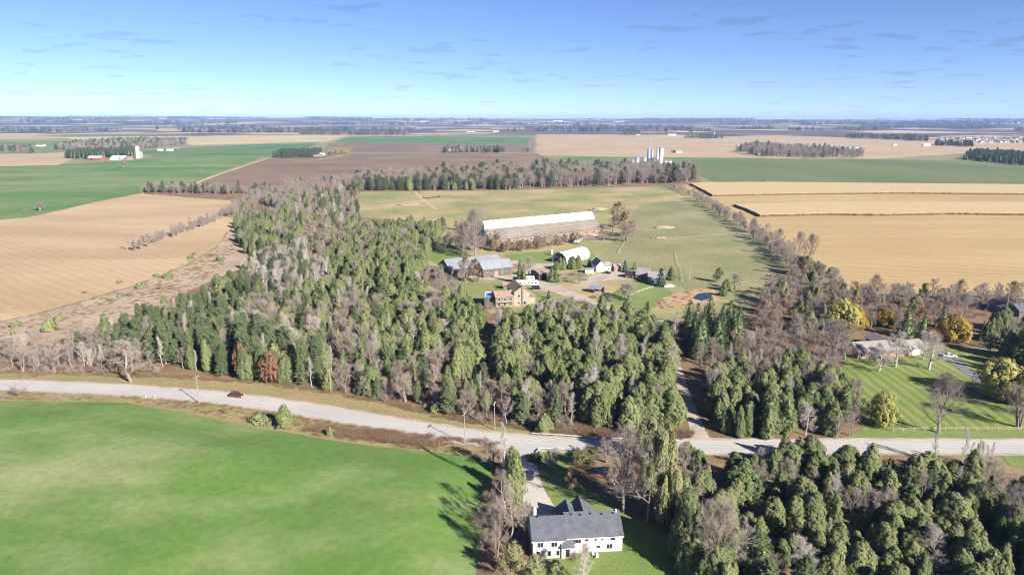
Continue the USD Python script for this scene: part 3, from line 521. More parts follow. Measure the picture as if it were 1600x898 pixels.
def one(kind, px, py, hpx, label, wpx=None, var=0, turn=0.0, group=None, own=True):
    x, y = G(px, py); h = metres(px, py, hpx); i = var % len(VARIANTS[kind]); _, H, Wd = VARIANTS[kind][i]; s = h / H
    sw = s if wpx is None else wpx / proj(x, y, h * .4)[2] / Wd
    T.append((kind, i, x, y, sw, s, turn + px * .37, label, group, own))

CED = dict(cedar_tree=.80, bare_tree=.08, pale_tree=.08, pine_tree=.04)
wood([(-120, 578), (-60, 560), (60, 545), (180, 540), (250, 560), (250, 586), (100, 583), (0, 583)], dict(bare_tree=.45, bare_shrub=.45, pale_tree=.1), 4.0, (6, 10), 'in the roadside thicket under the scrubby slope', 1)
wood([(95, 562), (180, 535), (262, 508), (335, 510), (425, 538), (520, 580), (512, 606), (430, 600), (345, 592), (260, 582), (200, 560)], dict(pine_tree=.62, cedar_tree=.16, pale_tree=.08, bare_tree=.14), 5.4, (8, 15), 'in the pine stand along the road', 2)
wood([(190, 532), (292, 478), (384, 436), (402, 448), (432, 482), (425, 536), (335, 508), (262, 506)], dict(pine_tree=.5, cedar_tree=.3, pale_tree=.1, bare_tree=.1), 6.2, (7, 13), 'on the wooded slope above the scrub', 3)
wood([(385, 416), (470, 396), (524, 432), (470, 470), (425, 480), (400, 440)], dict(pale_tree=.45, bare_tree=.3, pine_tree=.25), 6.2, (9, 15), 'in the birch clump beside the stubble field', 4)
wood([(368, 345), (455, 330), (475, 400), (385, 402), (372, 375)], dict(cedar_tree=.6, pine_tree=.12, bare_tree=.28), 7.2, (7, 12), 'at the tip of the hedgerow between the stubble fields', 5)
wood([(352, 338), (398, 304), (430, 302), (440, 304), (455, 335), (405, 318), (375, 345)], dict(bare_tree=.85, cedar_tree=.15), 8.0, (8, 13), 'at the narrow wood end beside the stubble field', 61)
wood([(440, 303), (446, 290), (500, 284), (560, 279), (560, 300)], dict(bare_tree=.93, pine_tree=.07), 10.5, (8, 13), 'in the wood corner under the ploughed field', 62)
wood([(405, 316), (440, 304), (560, 301), (562, 346), (545, 400), (475, 405), (455, 335)], dict(bare_tree=.52, pale_tree=.12, pine_tree=.16, cedar_tree=.20), 9.6, (7, 12), 'in the grey wood west of the pasture', 6)
wood([(505, 428), (520, 390), (562, 366), (640, 356), (692, 364), (672, 396), (660, 432), (600, 446), (520, 442)], dict(cedar_tree=.82, bare_tree=.18), 6.2, (9, 13), 'in the cedar grove west of the grey barns', 7)
wood([(655, 440), (690, 428), (700, 452), (750, 474), (730, 482), (690, 468)], dict(bare_tree=.8, cedar_tree=.2), 6.0, (6, 10), 'at the wood edge by the grey barns', 71)
wood([(562, 480), (640, 462), (725, 480), (752, 506), (750, 560), (735, 594), (680, 604), (600, 572), (570, 522)], CED, 6.2, (8.5, 13), 'in the cedar block west of the brown house', 8, 1.2)
wood([(440, 474), (470, 456), (560, 456), (655, 452), (700, 470), (640, 462), (562, 482), (500, 502)], CED, 6.0, (9, 13), 'in the cedar strip below the brown clearing', 10)
wood([(335, 498), (400, 482), (470, 482), (560, 484), (572, 524), (602, 572), (565, 592), (480, 582), (430, 545)], dict(bare_tree=.46, pale_tree=.10, cedar_tree=.34, pine_tree=.10), 6.4, (8, 13), 'in the brown wood amid the evergreens', 9)
wood([(505, 604), (560, 590), (602, 574), (682, 606), (740, 596), (772, 612), (850, 620), (900, 640), (902, 674), (800, 664), (700, 652), (600, 628), (525, 613)], dict(bare_tree=.40, pale_tree=.17, cedar_tree=.29, pine_tree=.09, bare_shrub=.05), 5.4, (6, 11), 'in the mixed wood edge along the bending road', 11)
wood([(775, 520), (850, 498), (950, 498), (1020, 512), (1036, 547), (1053, 600), (1066, 662), (1000, 676), (942, 678), (902, 640), (852, 612), (778, 596)], dict(cedar_tree=.82, pale_tree=.12, bare_tree=.06), 6.2, (8.5, 13.5), 'in the cedar wood beside the farm lane', 12, 1.25)
wood([(1052, 545), (1080, 512), (1150, 522), (1172, 540), (1130, 562), (1090, 562)], dict(spruce_tree=.85, pale_tree=.15), 6.0, (13, 18), 'in the tall spruce clump below the pond', 14, 1.25)
wood([(1092, 566), (1172, 540), (1300, 522), (1322, 560), (1310, 596), (1200, 604), (1110, 610)], dict(bare_tree=.7, pale_tree=.3), 6.0, (7, 11), 'in the bare thicket east of the farm lane', 15)
wood([(1108, 612), (1150, 594), (1250, 580), (1312, 612), (1320, 660), (1290, 682), (1200, 690), (1130, 686), (1106, 655)], dict(cedar_tree=.8, pale_tree=.09, bare_tree=.11), 5.2, (9, 13), 'in the dark cedar block at the lane mouth', 16)
wood([(1312, 620), (1345, 610), (1362, 650), (1356, 678), (1300, 686)], dict(bare_tree=.8, pale_tree=.2), 4.6, (6, 9), 'in the thicket at the mown lawn edge', 17)
wood([(1195, 470), (1240, 428), (1262, 424), (1310, 456), (1330, 490), (1310, 525), (1200, 535), (1180, 500)], dict(bare_tree=.70, pale_tree=.07, bronze_tree=.13, willow_tree=.06, cedar_tree=.08), 7.4, (8, 13), 'in the brown wood at the corn field corner', 19)
wood([(1310, 458), (1420, 465), (1600, 468), (1700, 480), (1700, 500), (1600, 492), (1440, 496), (1330, 500)], dict(bare_tree=.76, bronze_tree=.12, willow_tree=.06, cedar_tree=.06), 8.6, (8, 12), 'in the tree row under the corn field', 20)
wood([(1330, 500), (1440, 500), (1520, 505), (1500, 520), (1400, 522), (1330, 520)], dict(bare_tree=.68, bronze_tree=.2, yellow_tree=.12), 7.0, (8, 11), 'behind the ranch house roof', 201)
wood([(1500, 525), (1560, 512), (1700, 520), (1750, 580), (1640, 590), (1590, 570), (1560, 545)], dict(cedar_tree=.35, spruce_tree=.25, bare_tree=.4), 6.5, (7, 12), 'in the shaded grove beside the asphalt drive', 202)
wood([(1592, 580), (1640, 572), (1720, 600), (1650, 625), (1610, 600)], dict(cedar_tree=.5, spruce_tree=.5), 6.0, (13, 18), 'at the right end of the shaded drive', 203)
BIG = 'in the evergreen wood across the road'
wood([(1110, 752), (1150, 742), (1190, 728), (1300, 730), (1400, 734), (1500, 748), (1590, 775), (1700, 830), (1800, 1150), (1150, 1150), (1130, 940), (1100, 840), (1070, 790)], dict(cedar_tree=.80, bare_tree=.08, pale_tree=.06, pine_tree=.06), 4.9, (6, 10), BIG, 21, 1.12)
wood([(1200, 716), (1270, 716), (1290, 735), (1210, 730)], dict(cedar_tree=1), 4.5, (8, 10), BIG, 211)
# hedgerows
HED = [(1048, 292), (1075, 304), (1105, 322), (1140, 342), (1175, 366), (1205, 388), (1228, 410), (1250, 430)]
hw = spline(HED, 8); r0 = np.random.default_rng(33)
for k, q in enumerate(hw):
    for e in range(4):
        v = r0.integers(4); s = r0.uniform(.35, .95) * (.75 if k < 12 else 1.0); T.append(('bare_tree', v, q[0] + r0.normal(0, 3), q[1] + r0.normal(0, 3), s * 1.15, s, r0.uniform(0, 6.3), 'leafless brown twigged tree in the hedgerow between pasture and corn', 'leafless trees in the hedgerow between pasture and corn', False))
def line(px, n, kind, smin, smax, where, seed, spread=2.5):
    w = spline(px, 12); r = np.random.default_rng(seed); d = np.concatenate([[0], np.cumsum(np.linalg.norm(np.diff(w, axis=0), axis=1))])
    for t in np.sort(r.uniform(0, d[-1], n)):
        q = np.array([np.interp(t, d, w[:, 0]), np.interp(t, d, w[:, 1])]) + r.normal(0, spread, 2); k = kind if isinstance(kind, str) else kind[r.integers(len(kind))]
        s = r.uniform(smin, smax); T.append((k, int(r.integers(len(VARIANTS[k]))), q[0], q[1], s * 1.1, s, r.uniform(0, 6.3), f'{NOUN[k]} {where}', f'{PLUR(NOUN[k])} {where}', False))
line([(208, 392), (250, 376), (300, 358), (335, 345), (362, 332)], 120, 'bare_tree', .38, .72, 'in the hedgerow splitting the left stubble field', 34)
line([(226, 300), (300, 301), (400, 302.5), (430, 303)], 190, ['bare_tree', 'bare_tree', 'bare_tree', 'bare_tree', 'bare_tree', 'pine_tree'], .6, 1.0, 'in the tree line above the left stubble field', 35, 6)
line([(760, 390), (800, 392), (850, 386), (905, 378)], 80, ['bare_tree', 'bronze_tree', 'bronze_tree'], .42, .72, 'in the screen of trees before the long arena barn', 36, 3)
line([(700, 384), (735, 392), (765, 388)], 26, ['bare_tree', 'bronze_tree'], .7, 1.1, 'beside the green arched end of the long arena barn', 37, 5)
line([(690, 366), (730, 362), (752, 366)], 12, ['bronze_tree', 'bare_tree'], .5, .8, 'behind the arched end of the long arena barn', 371, 6)
line([(955, 352), (965, 360), (972, 372), (985, 378)], 9, ['bronze_tree', 'bare_tree'], .8, 1.15, 'at the far gable of the long arena barn', 38, 3)
line([(868, 420), (880, 421), (895, 420), (908, 419)], 12, 'cedar_tree', .55, .75, 'in the clipped row by the white quonset barn', 39, 1.2)
# trees that stand out
one('pine_tree', 692, 362, 22, 'lone dark pine at the pasture edge left of the arena barn', 18)
one('fan_tree', 742, 402, 68, 'tall pale pink leafless tree before the green arched barn end', 62, 0)
one('fan_tree', 722, 400, 46, 'shorter leafless tree beside the dark shade patch near the arena barn', 44, 0, turn=2)
one('bronze_tree', 965, 356, 36, 'tallest bronze tree at the right gable of the arena barn', 30)
one('bronze_tree', 975, 368, 34, 'round bronze tree in front of the tallest one at the arena gable', 34, turn=2)
one('bare_tree', 978, 378, 26, 'rounded leafless tree nearest the paddock at the arena gable', 32, 3)
one('bare_tree', 944, 376, 16, 'leafless bush among the farm wagons', 24, 1)
one('spruce_tree', 812, 443, 38, 'tall dark spruce between the dark barn and the caravans', 17, 0)
one('spruce_tree', 818, 444, 32, 'shorter spruce leaning on the tall one by the caravans', 16, 1)
one('bare_tree', 826, 432, 28, 'leafless pinkish tree just behind the two spruces by the caravans', 22, 3)
one('spruce_tree', 862, 440, 26, 'dark spruce hiding the run-in shed', 18, 0)
one('spruce_tree', 868, 440, 22, 'smaller pale spruce beside the run-in shed spruce', 14, 1)
one('bronze_tree', 727, 440, 36, 'bronze leaved tree in front of the grey metal barn', 26)
one('bronze_tree', 742, 441, 33, 'bronze leaved tree at the corner of the dark plank barn', 26, turn=1)
one('blue_spruce', 1032, 447, 28, 'blue spruce at the corner of the brown bungalow', 19)
one('cedar_tree', 1049, 437, 20, 'dark round evergreen behind the brown bungalow', 17, 1)
one('blue_spruce', 976, 425, 18, 'narrow blue spruce behind the small brick shed', 10)
one('spruce_tree', 991, 421, 12, 'little dark spruce alone behind the bungalow yard', 8)
one('spruce_tree', 921, 416, 18, 'dark spruce beside the white garage', 10)
one('bare_tree', 985, 470, 26, 'spreading leafless tree on the bank below the bungalow lawn', 40, 3)
one('bare_tree', 972, 464, 20, 'leafless tree next to the blue roofed shelter', 22, 1)
one('blue_spruce', 857, 466, 12, 'tiny blue spruce on the lawn right of the brown house', 7)
one('bare_tree', 905, 444, 18, 'small leafless tree between the farm tracks', 18, 1)
one('bare_tree', 1148, 452, 22, 'round leafless tree on the bank above the pond', 24, 3)
one('cedar_tree', 1136, 454, 20, 'dark evergreen bush on the bank above the pond', 18, 2)
one('cedar_tree', 1130, 462, 14, 'bright green cedar bush at the pond corner', 14, 1)
one('willow_tree', 1122, 441, 22, 'thin pale willow in the pasture above the pond', 16)
one('pale_tree', 1078, 438, 22, 'thin white birch in the pasture by the bungalow', 9, 0)
one('pale_tree', 1065, 436, 16, 'tiny white birch next to the pasture fence', 6, 1)
one('willow_tree', 1258, 432, 30, 'pale green willow at the corn field corner', 24)
one('willow_tree', 1275, 436, 26, 'second pale willow nearer the corn at the field corner', 20)
one('willow_tree', 1300, 445, 26, 'grey green willow crown inside the brown corner wood', 24)
one('fan_tree', 1265, 408, 38, 'tall leafless tree at the end of the hedgerow by the corn', 34)
one('fan_tree', 1247, 400, 34, 'leafless tree second from the end of the corn hedgerow', 28, turn=1)
one('fan_tree', 1217, 384, 24, 'lone leafless tree rising from the low corn hedgerow', 22)
one('lime_tree', 1312, 516, 48, 'yellow green tree left of the ranch house', 46)
one('yellow_tree', 1405, 492, 24, 'golden tree top above the two spruces behind the ranch house', 26)
one('yellow_tree', 1378, 508, 18, 'low golden tree among the brown trunks behind the ranch house', 24)
one('yellow_tree', 1355, 462, 12, 'tiny golden tree against the corn stubble edge', 16)
one('spruce_tree', 1415, 527, 52, 'left of the two dark spruces behind the ranch house', 34, 0)
one('spruce_tree', 1441, 528, 40, 'right and shorter of the two dark spruces behind the ranch house', 26, 1)
one('spruce_tree', 1472, 512, 36, 'dark spruce behind the golden tree by the drive', 28, 0)
one('yellow_tree', 1491, 535, 40, 'golden round tree by the asphalt drive', 38)
one('airy_tree', 1548, 552, 28, 'yellow green bush at the shaded grove edge', 26)
one('spruce_tree', 1548, 512, 28, 'pale green spruce below the shadowed house', 16, 1)
one('spruce_tree', 1570, 513, 24, 'broad dark spruce below the shadowed house', 24, 0)
one('cedar_tree', 1575, 560, 44, 'tall cedar column beside the shaded drive', 26, 3)
one('cedar_tree', 1596, 565, 50, 'tall cedar cut by the right picture edge', 34, 0)
one('fan_tree', 1505, 498, 36, 'pale fan shaped leafless tree below the corn stubble', 40)
one('fan_tree', 1300, 565, 58, 'broad pinkish leafless tree left of the ranch house', 100)
one('willow_tree', 1262, 520, 34, 'pale green willow in the thicket above the broad pink tree', 40)
one('pale_tree', 1373, 580, 40, 'leftmost of the white birches on the ranch house lawn', 46, 2)
one('pale_tree', 1399, 573, 50, 'second white birch on the ranch house lawn', 56, 2, turn=2)
one('pale_tree', 1451, 577, 54, 'largest white birch on the ranch house lawn', 58, 2, turn=4)
one('pale_tree', 1442, 562, 42, 'white birch just behind the largest lawn birch', 34, 2, turn=1)
one('blue_spruce', 1327, 616, 21, 'small blue spruce at the left lawn edge', 14)
one('lime_tree', 1377, 666, 52, 'bright yellow green tree by the rail fence', 38)
one('fan_tree', 1467, 676, 84, 'large grey leafless tree on the lawn by the rail fence', 80)
one('lime_tree', 1560, 622, 60, 'big round yellow green tree beside the asphalt drive', 56)
one('lime_tree', 1604, 632, 52, 'yellow green tree at the right picture edge', 48, turn=2)
one('bare_tree', 1592, 668, 60, 'pinkish leafless tree at the right lawn end', 60, 3)
one('fan_tree', 1640, 655, 80, 'tall leafless tree right of the lawn', 70)
one('fan_tree', 1690, 640, 85, 'farthest right leafless tree beyond the lawn', 70)
one('pale_tree', 1503, 738, 72, 'tall white birch trunk standing before the road', 18, 0)
for k, (bx, by, hh) in enumerate([(1512, 733, 44), (1520, 741, 50), (1529, 744, 52), (1538, 742, 48), (1547, 736, 46), (1526, 734, 44)]):
    one('pale_tree', bx, by, hh, 'slim white birch in the clump beside the lawn across the road', 12, k, group='white birches in the clump beside the lawn across the road')
one('pale_tree', 1458, 722, 48, 'white trunked tree poking above the evergreens by the road', 16, 1)
for k, (bx, by, hh, ww) in enumerate([(1225, 770, 50, 42), (1382, 822, 52, 46), (1286, 826, 40, 34), (1435, 786, 44, 40), (1560, 820, 70, 60), (1590, 845, 80, 60), (1480, 745, 30, 34)]):
    one('bare_tree', bx, by, hh, 'grey leafless tree rising through the evergreens across the road', ww, k, group='grey leafless trees rising through the evergreens across the road')
one('fan_tree', 1122, 905, 108, 'big rounded pinkish leafless tree at the bottom wood edge', 118)
one('bare_tree', 1195, 925, 50, 'leafless tree crown cut by the bottom picture edge', 70, 3)
one('fan_tree', 975, 800, 118, 'big brown leafless tree beside the stream', 96)
one('bare_tree', 1012, 815, 112, 'tall leafless tree between the stream and the weeping willow', 70, 0)
one('bare_tree', 1070, 800, 100, 'leafless tree right of the weeping willow', 74, 2)
one('willow_tree', 1030, 810, 130, 'large pale weeping willow beside the lawn', 74)
one('willow_tree', 1014, 722, 66, 'pale willow leaning over the road', 60)
one('bronze_tree', 1038, 815, 60, 'bronze leaved bush under the weeping willow', 60)
one('pale_tree', 966, 784, 44, 'thin pale trunk at the litter edge of the lawn', 12, 1)
one('bare_tree', 864, 735, 31, 'small rounded leafless tree beside the driveway lawn', 34, 3)
one('bronze_tree', 893, 768, 34, 'small russet tree on the driveway lawn', 24)
one('olive_shrub', 905, 727, 18, 'olive shrub left of the stream under the guardrail', 34)
one('olive_shrub', 925, 722, 17, 'olive shrub nearest the guardrail over the stream', 32, turn=2)
one('juniper_shrub', 838, 720, 14, 'green shrub at the driveway mouth', 22)
one('bare_tree', 948, 722, 34, 'leafless bush at the stream culvert', 40, 1)
for k, (bx, by, hh, ww) in enumerate([(872, 432, 7, 14), (884, 436, 6, 12), (896, 430, 6, 14), (915, 438, 6, 12), (930, 466, 7, 14), (955, 470, 8, 16), (893, 470, 8, 16), (912, 474, 9, 18), (880, 478, 7, 16), (766, 482, 10, 18), (785, 484, 9, 16), (745, 440, 8, 14), (712, 438, 8, 16)]):
    one('bare_shrub', bx, by, hh, 'bare reddish shrub in the gardens around the farmyard', ww, k, group='bare reddish shrubs in the gardens around the farmyard')
# hedge beside the driveway
one('cedar_tree', 806, 775, 66, 'dense green cedar beside the driveway', 30, 0)
one('cedar_tree', 800, 792, 52, 'lower green cedar nearer the house along the driveway', 30, 1)
one('cedar_tree', 800, 745, 50, 'grey green cedar at the road end of the driveway hedge', 36, 2)
one('bare_tree', 768, 728, 40, 'grey leafless bush at the field corner by the road', 46, 3)
one('pale_tree', 788, 770, 110, 'tallest thin pale tree in the driveway hedge', 24, 0)
one('bare_tree', 786, 815, 80, 'grey leafless tree in the middle of the driveway hedge', 44, 2)
one('bare_tree', 797, 850, 86, 'grey leafless tree nearest the grey roofed house', 60, 0)
one('bare_tree', 818, 845, 58, 'short leafless tree against the grey roofed house wall', 40, 1)
one('bare_tree', 776, 868, 70, 'pale leafless tree at the hedge end by the wheat', 44, 3)
one('airy_tree', 800, 905, 48, 'pale green tree below the grey roofed house corner', 46)
one('airy_tree', 836, 902, 30, 'light green bush in front of the grey roofed house', 32, turn=2)
one('juniper_shrub', 868, 893, 16, 'dark green shrub below the house terrace', 26)
one('pale_tree', 912, 915, 56, 'pale leafless tree on the lawn below the house', 44, 2)
one('bare_shrub', 898, 874, 14, 'reddish shrub beside the house porch', 18)
# roadside
one('cedar_tree', 445, 667, 35, 'lone bright green cedar by the road edge above the wheat', 24, 0)
one('juniper_shrub', 404, 658, 12, 'low spreading juniper left of the lone roadside cedar', 30)
one('juniper_shrub', 420, 661, 9, 'brownish juniper touching the lone roadside cedar', 18)
one('bare_shrub', 352, 645, 9, 'low brown shrub below the red car', 22)
one('juniper_shrub', 516, 680, 14, 'tiny cedar on the verge right of the lone roadside cedar', 10)
one('juniper_shrub', 680, 645, 15, 'small pine on the grassy bank of the bending road', 16)
one('bare_shrub', 28, 619, 22, 'rounded bare shrub between the road and the wheat', 32, 1)
one('bare_tree', 205, 596, 62, 'pale forked leafless tree at the wood edge by the road', 70, 2)
one('oak_tree', 379, 588, 50, 'rust coloured oak behind its neighbour in the pine stand', 21)
one('oak_tree', 424, 598, 48, 'rust coloured oak nearest the road', 27, turn=2)
one('pine_tree', 380, 592, 36, 'small pine between the two rusty oaks', 22, 1)
one('cedar_tree', 513, 610, 36, 'bright conical cedar at the wood edge above the road', 20, 3)
one('cedar_tree', 850, 674, 30, 'bright cedar bush at the road junction', 32, 2)
one('pale_tree', 980, 676, 52, 'pale leafless tree alone before the cedars at the road', 26, 2)
one('pale_tree', 925, 632, 62, 'tall white leafless tree amid the cedars, left one', 30, 2)
one('pale_tree', 930, 590, 70, 'tall white leafless tree standing behind the left white one', 28, 2, turn=1)
one('pale_tree', 968, 590, 66, 'tall white leafless tree amid the cedars, right one', 30, 2, turn=2)
one('pale_tree', 1015, 582, 34, 'short pale leafless crown near the lane bend', 34, 2)
for k, (bx, by, hh, ww) in enumerate([(26, 510, 9, 15), (78, 517, 18, 20), (92, 500, 9, 10), (186, 442, 4, 8), (218, 451, 10, 12), (188, 464, 7, 9), (245, 432, 5, 9), (263, 434, 8, 14), (298, 404, 6, 8), (303, 398, 4, 7), (345, 408, 8, 14), (20, 522, 5, 7), (160, 476, 4, 8)]):
    one('juniper_shrub', bx, by, hh, 'young evergreen scattered on the scrubby slope', ww, group='young evergreens scattered on the scrubby slope')
for k, (bx, by, hh, ww) in enumerate([(133, 458, 5, 12), (178, 470, 10, 18), (205, 462, 10, 20), (230, 445, 5, 9), (250, 452, 8, 18), (310, 420, 6, 14), (100, 535, 8, 14), (45, 520, 6, 14), (330, 400, 6, 16), (280, 440, 6, 14)]):
    one('bare_shrub', bx, by, hh, 'bare shrub scattered on the scrubby slope', ww, k, group='bare shrubs scattered on the scrubby slope')
one('bare_tree', 62, 329, 11, 'leafless grey bush on the green field margin', 22, 3)
one('bare_tree', 40, 333, 6, 'smaller leafless bush on the green field margin', 14, 1)
one('bare_tree', 193, 262, 14, 'brown leafless tree in the green field before the red barns', 20, 3)
one('bare_tree', 315, 272, 8, 'leafless bush on the ploughed field corner', 12, 1)
line([(1312, 466), (1400, 468), (1500, 470), (1580, 472)], 10, 'bare_tree', .5, .8, 'leaning over the corn stubble edge', 44, 3)
line([(742, 868), (752, 840), (765, 800), (770, 765)], 12, 'bare_shrub', .8, 1.3, 'along the wheat side of the driveway hedge', 45, 1)
line([(1040, 700), (1070, 716), (1085, 740)], 8, 'cedar_tree', .45, .7, 'in the low cedars right of the willow', 46, 2)
line([(1060, 790), (1085, 850), (1100, 910)], 12, 'cedar_tree', .7, 1.0, 'in the shaded cedars behind the big pink tree', 47, 2)
line([(945, 690 - 12), (1000, 679), (1060, 680)], 8, 'bare_shrub', .8, 1.2, 'on the reddish bank by the culvert', 48, 1)

# larger stands: name the part of the stand and whether the tree is one of its low or tall ones
_stand = {}
for n, t in enumerate(T):
    if not t[9]: _stand.setdefault(t[7], []).append(n)
for lab, ids in _stand.items():
    if len(ids) < 18 or len(lab.split()) > 12: continue
    X = [proj(T[n][2], T[n][3])[0] for n in ids]; Z = [T[n][5] * VARIANTS[T[n][0]][T[n][1]][1] for n in ids]; a, b = np.quantile(X, [1 / 3, 2 / 3]); zm = np.median(Z)
    for n, x_, z_ in zip(ids, X, Z):
        t = list(T[n]); side = 'left' if x_ < a else 'middle' if x_ < b else 'right'; sz = 'low' if z_ < zm else 'tall'
        t[7] = f'{sz} {lab}, {side} third'; t[8] = f'{sz} {t[8]}, {side} third'; T[n] = tuple(t)

# which plants show, and how large: nearest first, each hides what stands behind it
SW, SH = 800, 449
seen = np.zeros((SH, SW), bool); T.sort(key=lambda t: math.hypot(t[2], t[3])); show = []
hash2 = (np.add.outer(np.arange(SH) * 7, np.arange(SW) * 13) % 5)
for t in T:
    k, i, x, y, sw, sz = t[:6]; _, H, Wd = VARIANTS[k][i]; px, py, f = proj(x, y, 0); tx, ty, _ = proj(x, y, H * sz); w = Wd * sw * f
    x0, x1, y0, y1 = (px - w / 2) / 2, (px + w / 2) / 2, ty / 2, py / 2
    a, b, c, d = max(0, int(x0)), min(SW, int(x1) + 1), max(0, int(y0)), min(SH, int(y1) + 1)
    if b <= a or d <= c: show.append(0.0); continue
    yy, xx = np.mgrid[c:d, a:b]; e = ((xx + .5 - (x0 + x1) / 2) / max(.5, (x1 - x0) / 2)) ** 2 + ((yy + .5 - (y0 + y1) / 2) / max(.5, (y1 - y0) / 2)) ** 2 <= 1.05
    n = (e & ~seen[c:d, a:b]).sum(); show.append(4.0 * n)
    if 'bare' in k or 'pale' in k or 'fan' in k: e &= hash2[c:d, a:b] < 3
    seen[c:d, a:b] |= e
LIMIT = {'cedar_tree': 295, 'bare_tree': 290, 'pale_tree': 200, 'pine_tree': 200}
by = {}
for n, t in enumerate(T): by.setdefault(t[0], []).append(n)
rest = {}
n_ind = 0
for k, ids in by.items():
    ids.sort(key=lambda n: -(1e9 if T[n][9] else show[n])); lim = LIMIT.get(k, 250)
    for rank, n in enumerate(ids):
        t = T[n]
        if rank < lim and (t[9] or show[n] > 30):
            x = UsdGeom.Xform.Define(stage, numbered('/World', k)); p = x.GetPrim()
            x.AddTranslateOp().Set(Gf.Vec3d(t[2], t[3], 0)); x.AddRotateZOp().Set(math.degrees(t[6])); x.AddScaleOp().Set(Gf.Vec3f(t[4], t[4], t[5]))
            p.GetReferences().AddInternalReference(VARIANTS[k][t[1]][0]); p.SetInstanceable(True); tag(p, t[7], CAT[k], t[8]); n_ind += 1
        elif t[9] or show[n] > 0 or math.hypot(t[2], t[3]) < 420: rest.setdefault(k, []).append((t[1], t[2], t[3], t[4], t[5], t[6]))
def scatter(name, label, cat, kinds, items):
    """many small things nobody could count, as one object. items: kind, variant, x, y, scale xy, scale z, turn"""
    pi = UsdGeom.PointInstancer.Define(stage, numbered('/World', name)); path = str(pi.GetPath()); protos, index = [], {}
    for k in kinds:
        for i, (src, *_r) in enumerate(VARIANTS[k]):
            q = UsdGeom.Xform.Define(stage, f'{path}/{k}_{i:03d}' if i else f'{path}/{k}'); q.GetPrim().GetReferences().AddInternalReference(src); index[(k, i)] = len(protos); protos.append(q.GetPath())
    pi.CreatePrototypesRel().SetTargets(protos); it = items
    pi.CreateProtoIndicesAttr(Vt.IntArray([index[(a[0], a[1])] for a in it]))
    pi.CreatePositionsAttr(Vt.Vec3fArray.FromNumpy(np.array([(a[2], a[3], a[7] if len(a) > 7 else 0) for a in it], np.float32)))
    pi.CreateScalesAttr(Vt.Vec3fArray.FromNumpy(np.array([(a[4], a[4], a[5]) for a in it], np.float32)))
    pi.CreateOrientationsAttr(Vt.QuathArray([Gf.Quath(math.cos(a[6] / 2), 0, 0, math.sin(a[6] / 2)) for a in it]))
    tag(pi, label, cat, None, 'stuff'); return pi
allrest = [(k,) + a for k, v in rest.items() for a in v]
scatter('woodland', 'further trees filling the woods behind the visible crowns', 'woodland', sorted(rest), allrest)
print('plants', len(T), 'individual', n_ind, 'rest', len(allrest))

# ------------------------------------------------------------------ scattered ground plants
def tuft(r, h, w, n, wd):
    a = r.uniform(0, 6.28, n); q = w * .5 * np.sqrt(r.uniform(0, 1, n)); P = np.stack([q * np.cos(a), q * np.sin(a), 0 * a], 1)
    d = unit(np.stack([np.cos(a) * .5, np.sin(a) * .5, np.ones(n)], 1) + r.normal(0, .3, (n, 3)) * [1, 1, .2]); b = B(); v, f = blades(P, d, h * r.uniform(.5, 1.1, n), wd, r); b.add(v, f); return b
for k, (m, nm, s) in enumerate([(M_straw, 'dry_grass', 70), (M_rust_stems, 'dry_stem', 71)]):
    root = UsdGeom.Xform.Define(stage, f'/World/plants/{nm}_000'); tuft(R_(s), .9 if k == 0 else 1.3, 2.2, 160, .045).put(root.GetPrim(), 'blades', m); VARIANTS[nm] = [(root.GetPath(), .9, 2.2)]
def sprinkle(px, kind, n, smin, smax, seed, zs=(.7, 1.3)):
    r = np.random.default_rng(seed); w = np.array([G(*p) for p in px]); P = Polygon(w).buffer(0); pr = shapely.prepared.prep(P); x0, y0, x1, y1 = P.bounds; out = []
    nz = r.uniform(0, 100)
    while len(out) < n:
        x, y = r.uniform(x0, x1), r.uniform(y0, y1)
        if not pr.contains(Point(x, y)): continue
        if vnoise(np.array([x / 7 + nz, y / 7, 0]), 9) < r.uniform(.15, .7): continue
        s = r.uniform(smin, smax); out.append((kind, int(r.integers(len(VARIANTS[kind]))), x, y, s, s * r.uniform(*zs), r.uniform(0, 6.28)))
    return out
NORTH_V = [(-60, 590), (120, 587), (250, 590), (400, 599), (500, 613), (600, 632), (700, 656), (800, 669), (880, 679), (990, 687), (990, 684), (880, 670), (790, 660), (700, 646), (600, 624), (500, 606), (400, 594), (250, 584), (120, 578), (-60, 578)]
SOUTH_V = [(0, 612), (200, 619), (320, 628), (500, 656), (700, 686), (770, 697), (768, 714), (700, 706), (600, 696), (500, 681), (400, 665), (300, 644), (200, 626), (0, 624)]
dg = sprinkle(NORTH_V, 'dry_grass', 900, .5, 1.0, 1) + sprinkle(SOUTH_V, 'dry_grass', 500, .4, .9, 2)
dg += sprinkle([(0, 572), (110, 542), (200, 503), (300, 452), (366, 400), (370, 360), (338, 388), (200, 451), (0, 504)], 'dry_grass', 700, .6, 1.1, 3)
scatter('dry_grass', 'straw coloured dry grass on the road verges and the scrubby slope', 'grass', ['dry_grass'], dg)
ds = sprinkle([(600, 690), (700, 700), (765, 710), (760, 690), (640, 678), (560, 672)], 'dry_stem', 420, .5, 1.1, 4) + sprinkle([(480, 672), (560, 686), (600, 692), (600, 680), (500, 664)], 'dry_stem', 200, .5, .9, 5)
ds += sprinkle([(890, 676), (1000, 682), (1070, 686), (1090, 676), (1000, 670), (900, 664)], 'dry_stem', 260, .6, 1.1, 6) + sprinkle([(-60, 576), (100, 576), (250, 582), (250, 574), (60, 566), (-60, 566)], 'dry_stem', 260, .6, 1.2, 7)
ds += sprinkle([(1022, 474), (1050, 460), (1085, 452), (1118, 452), (1122, 458), (1080, 458), (1070, 478), (1035, 482)], 'dry_stem', 60, .4, .7, 8)
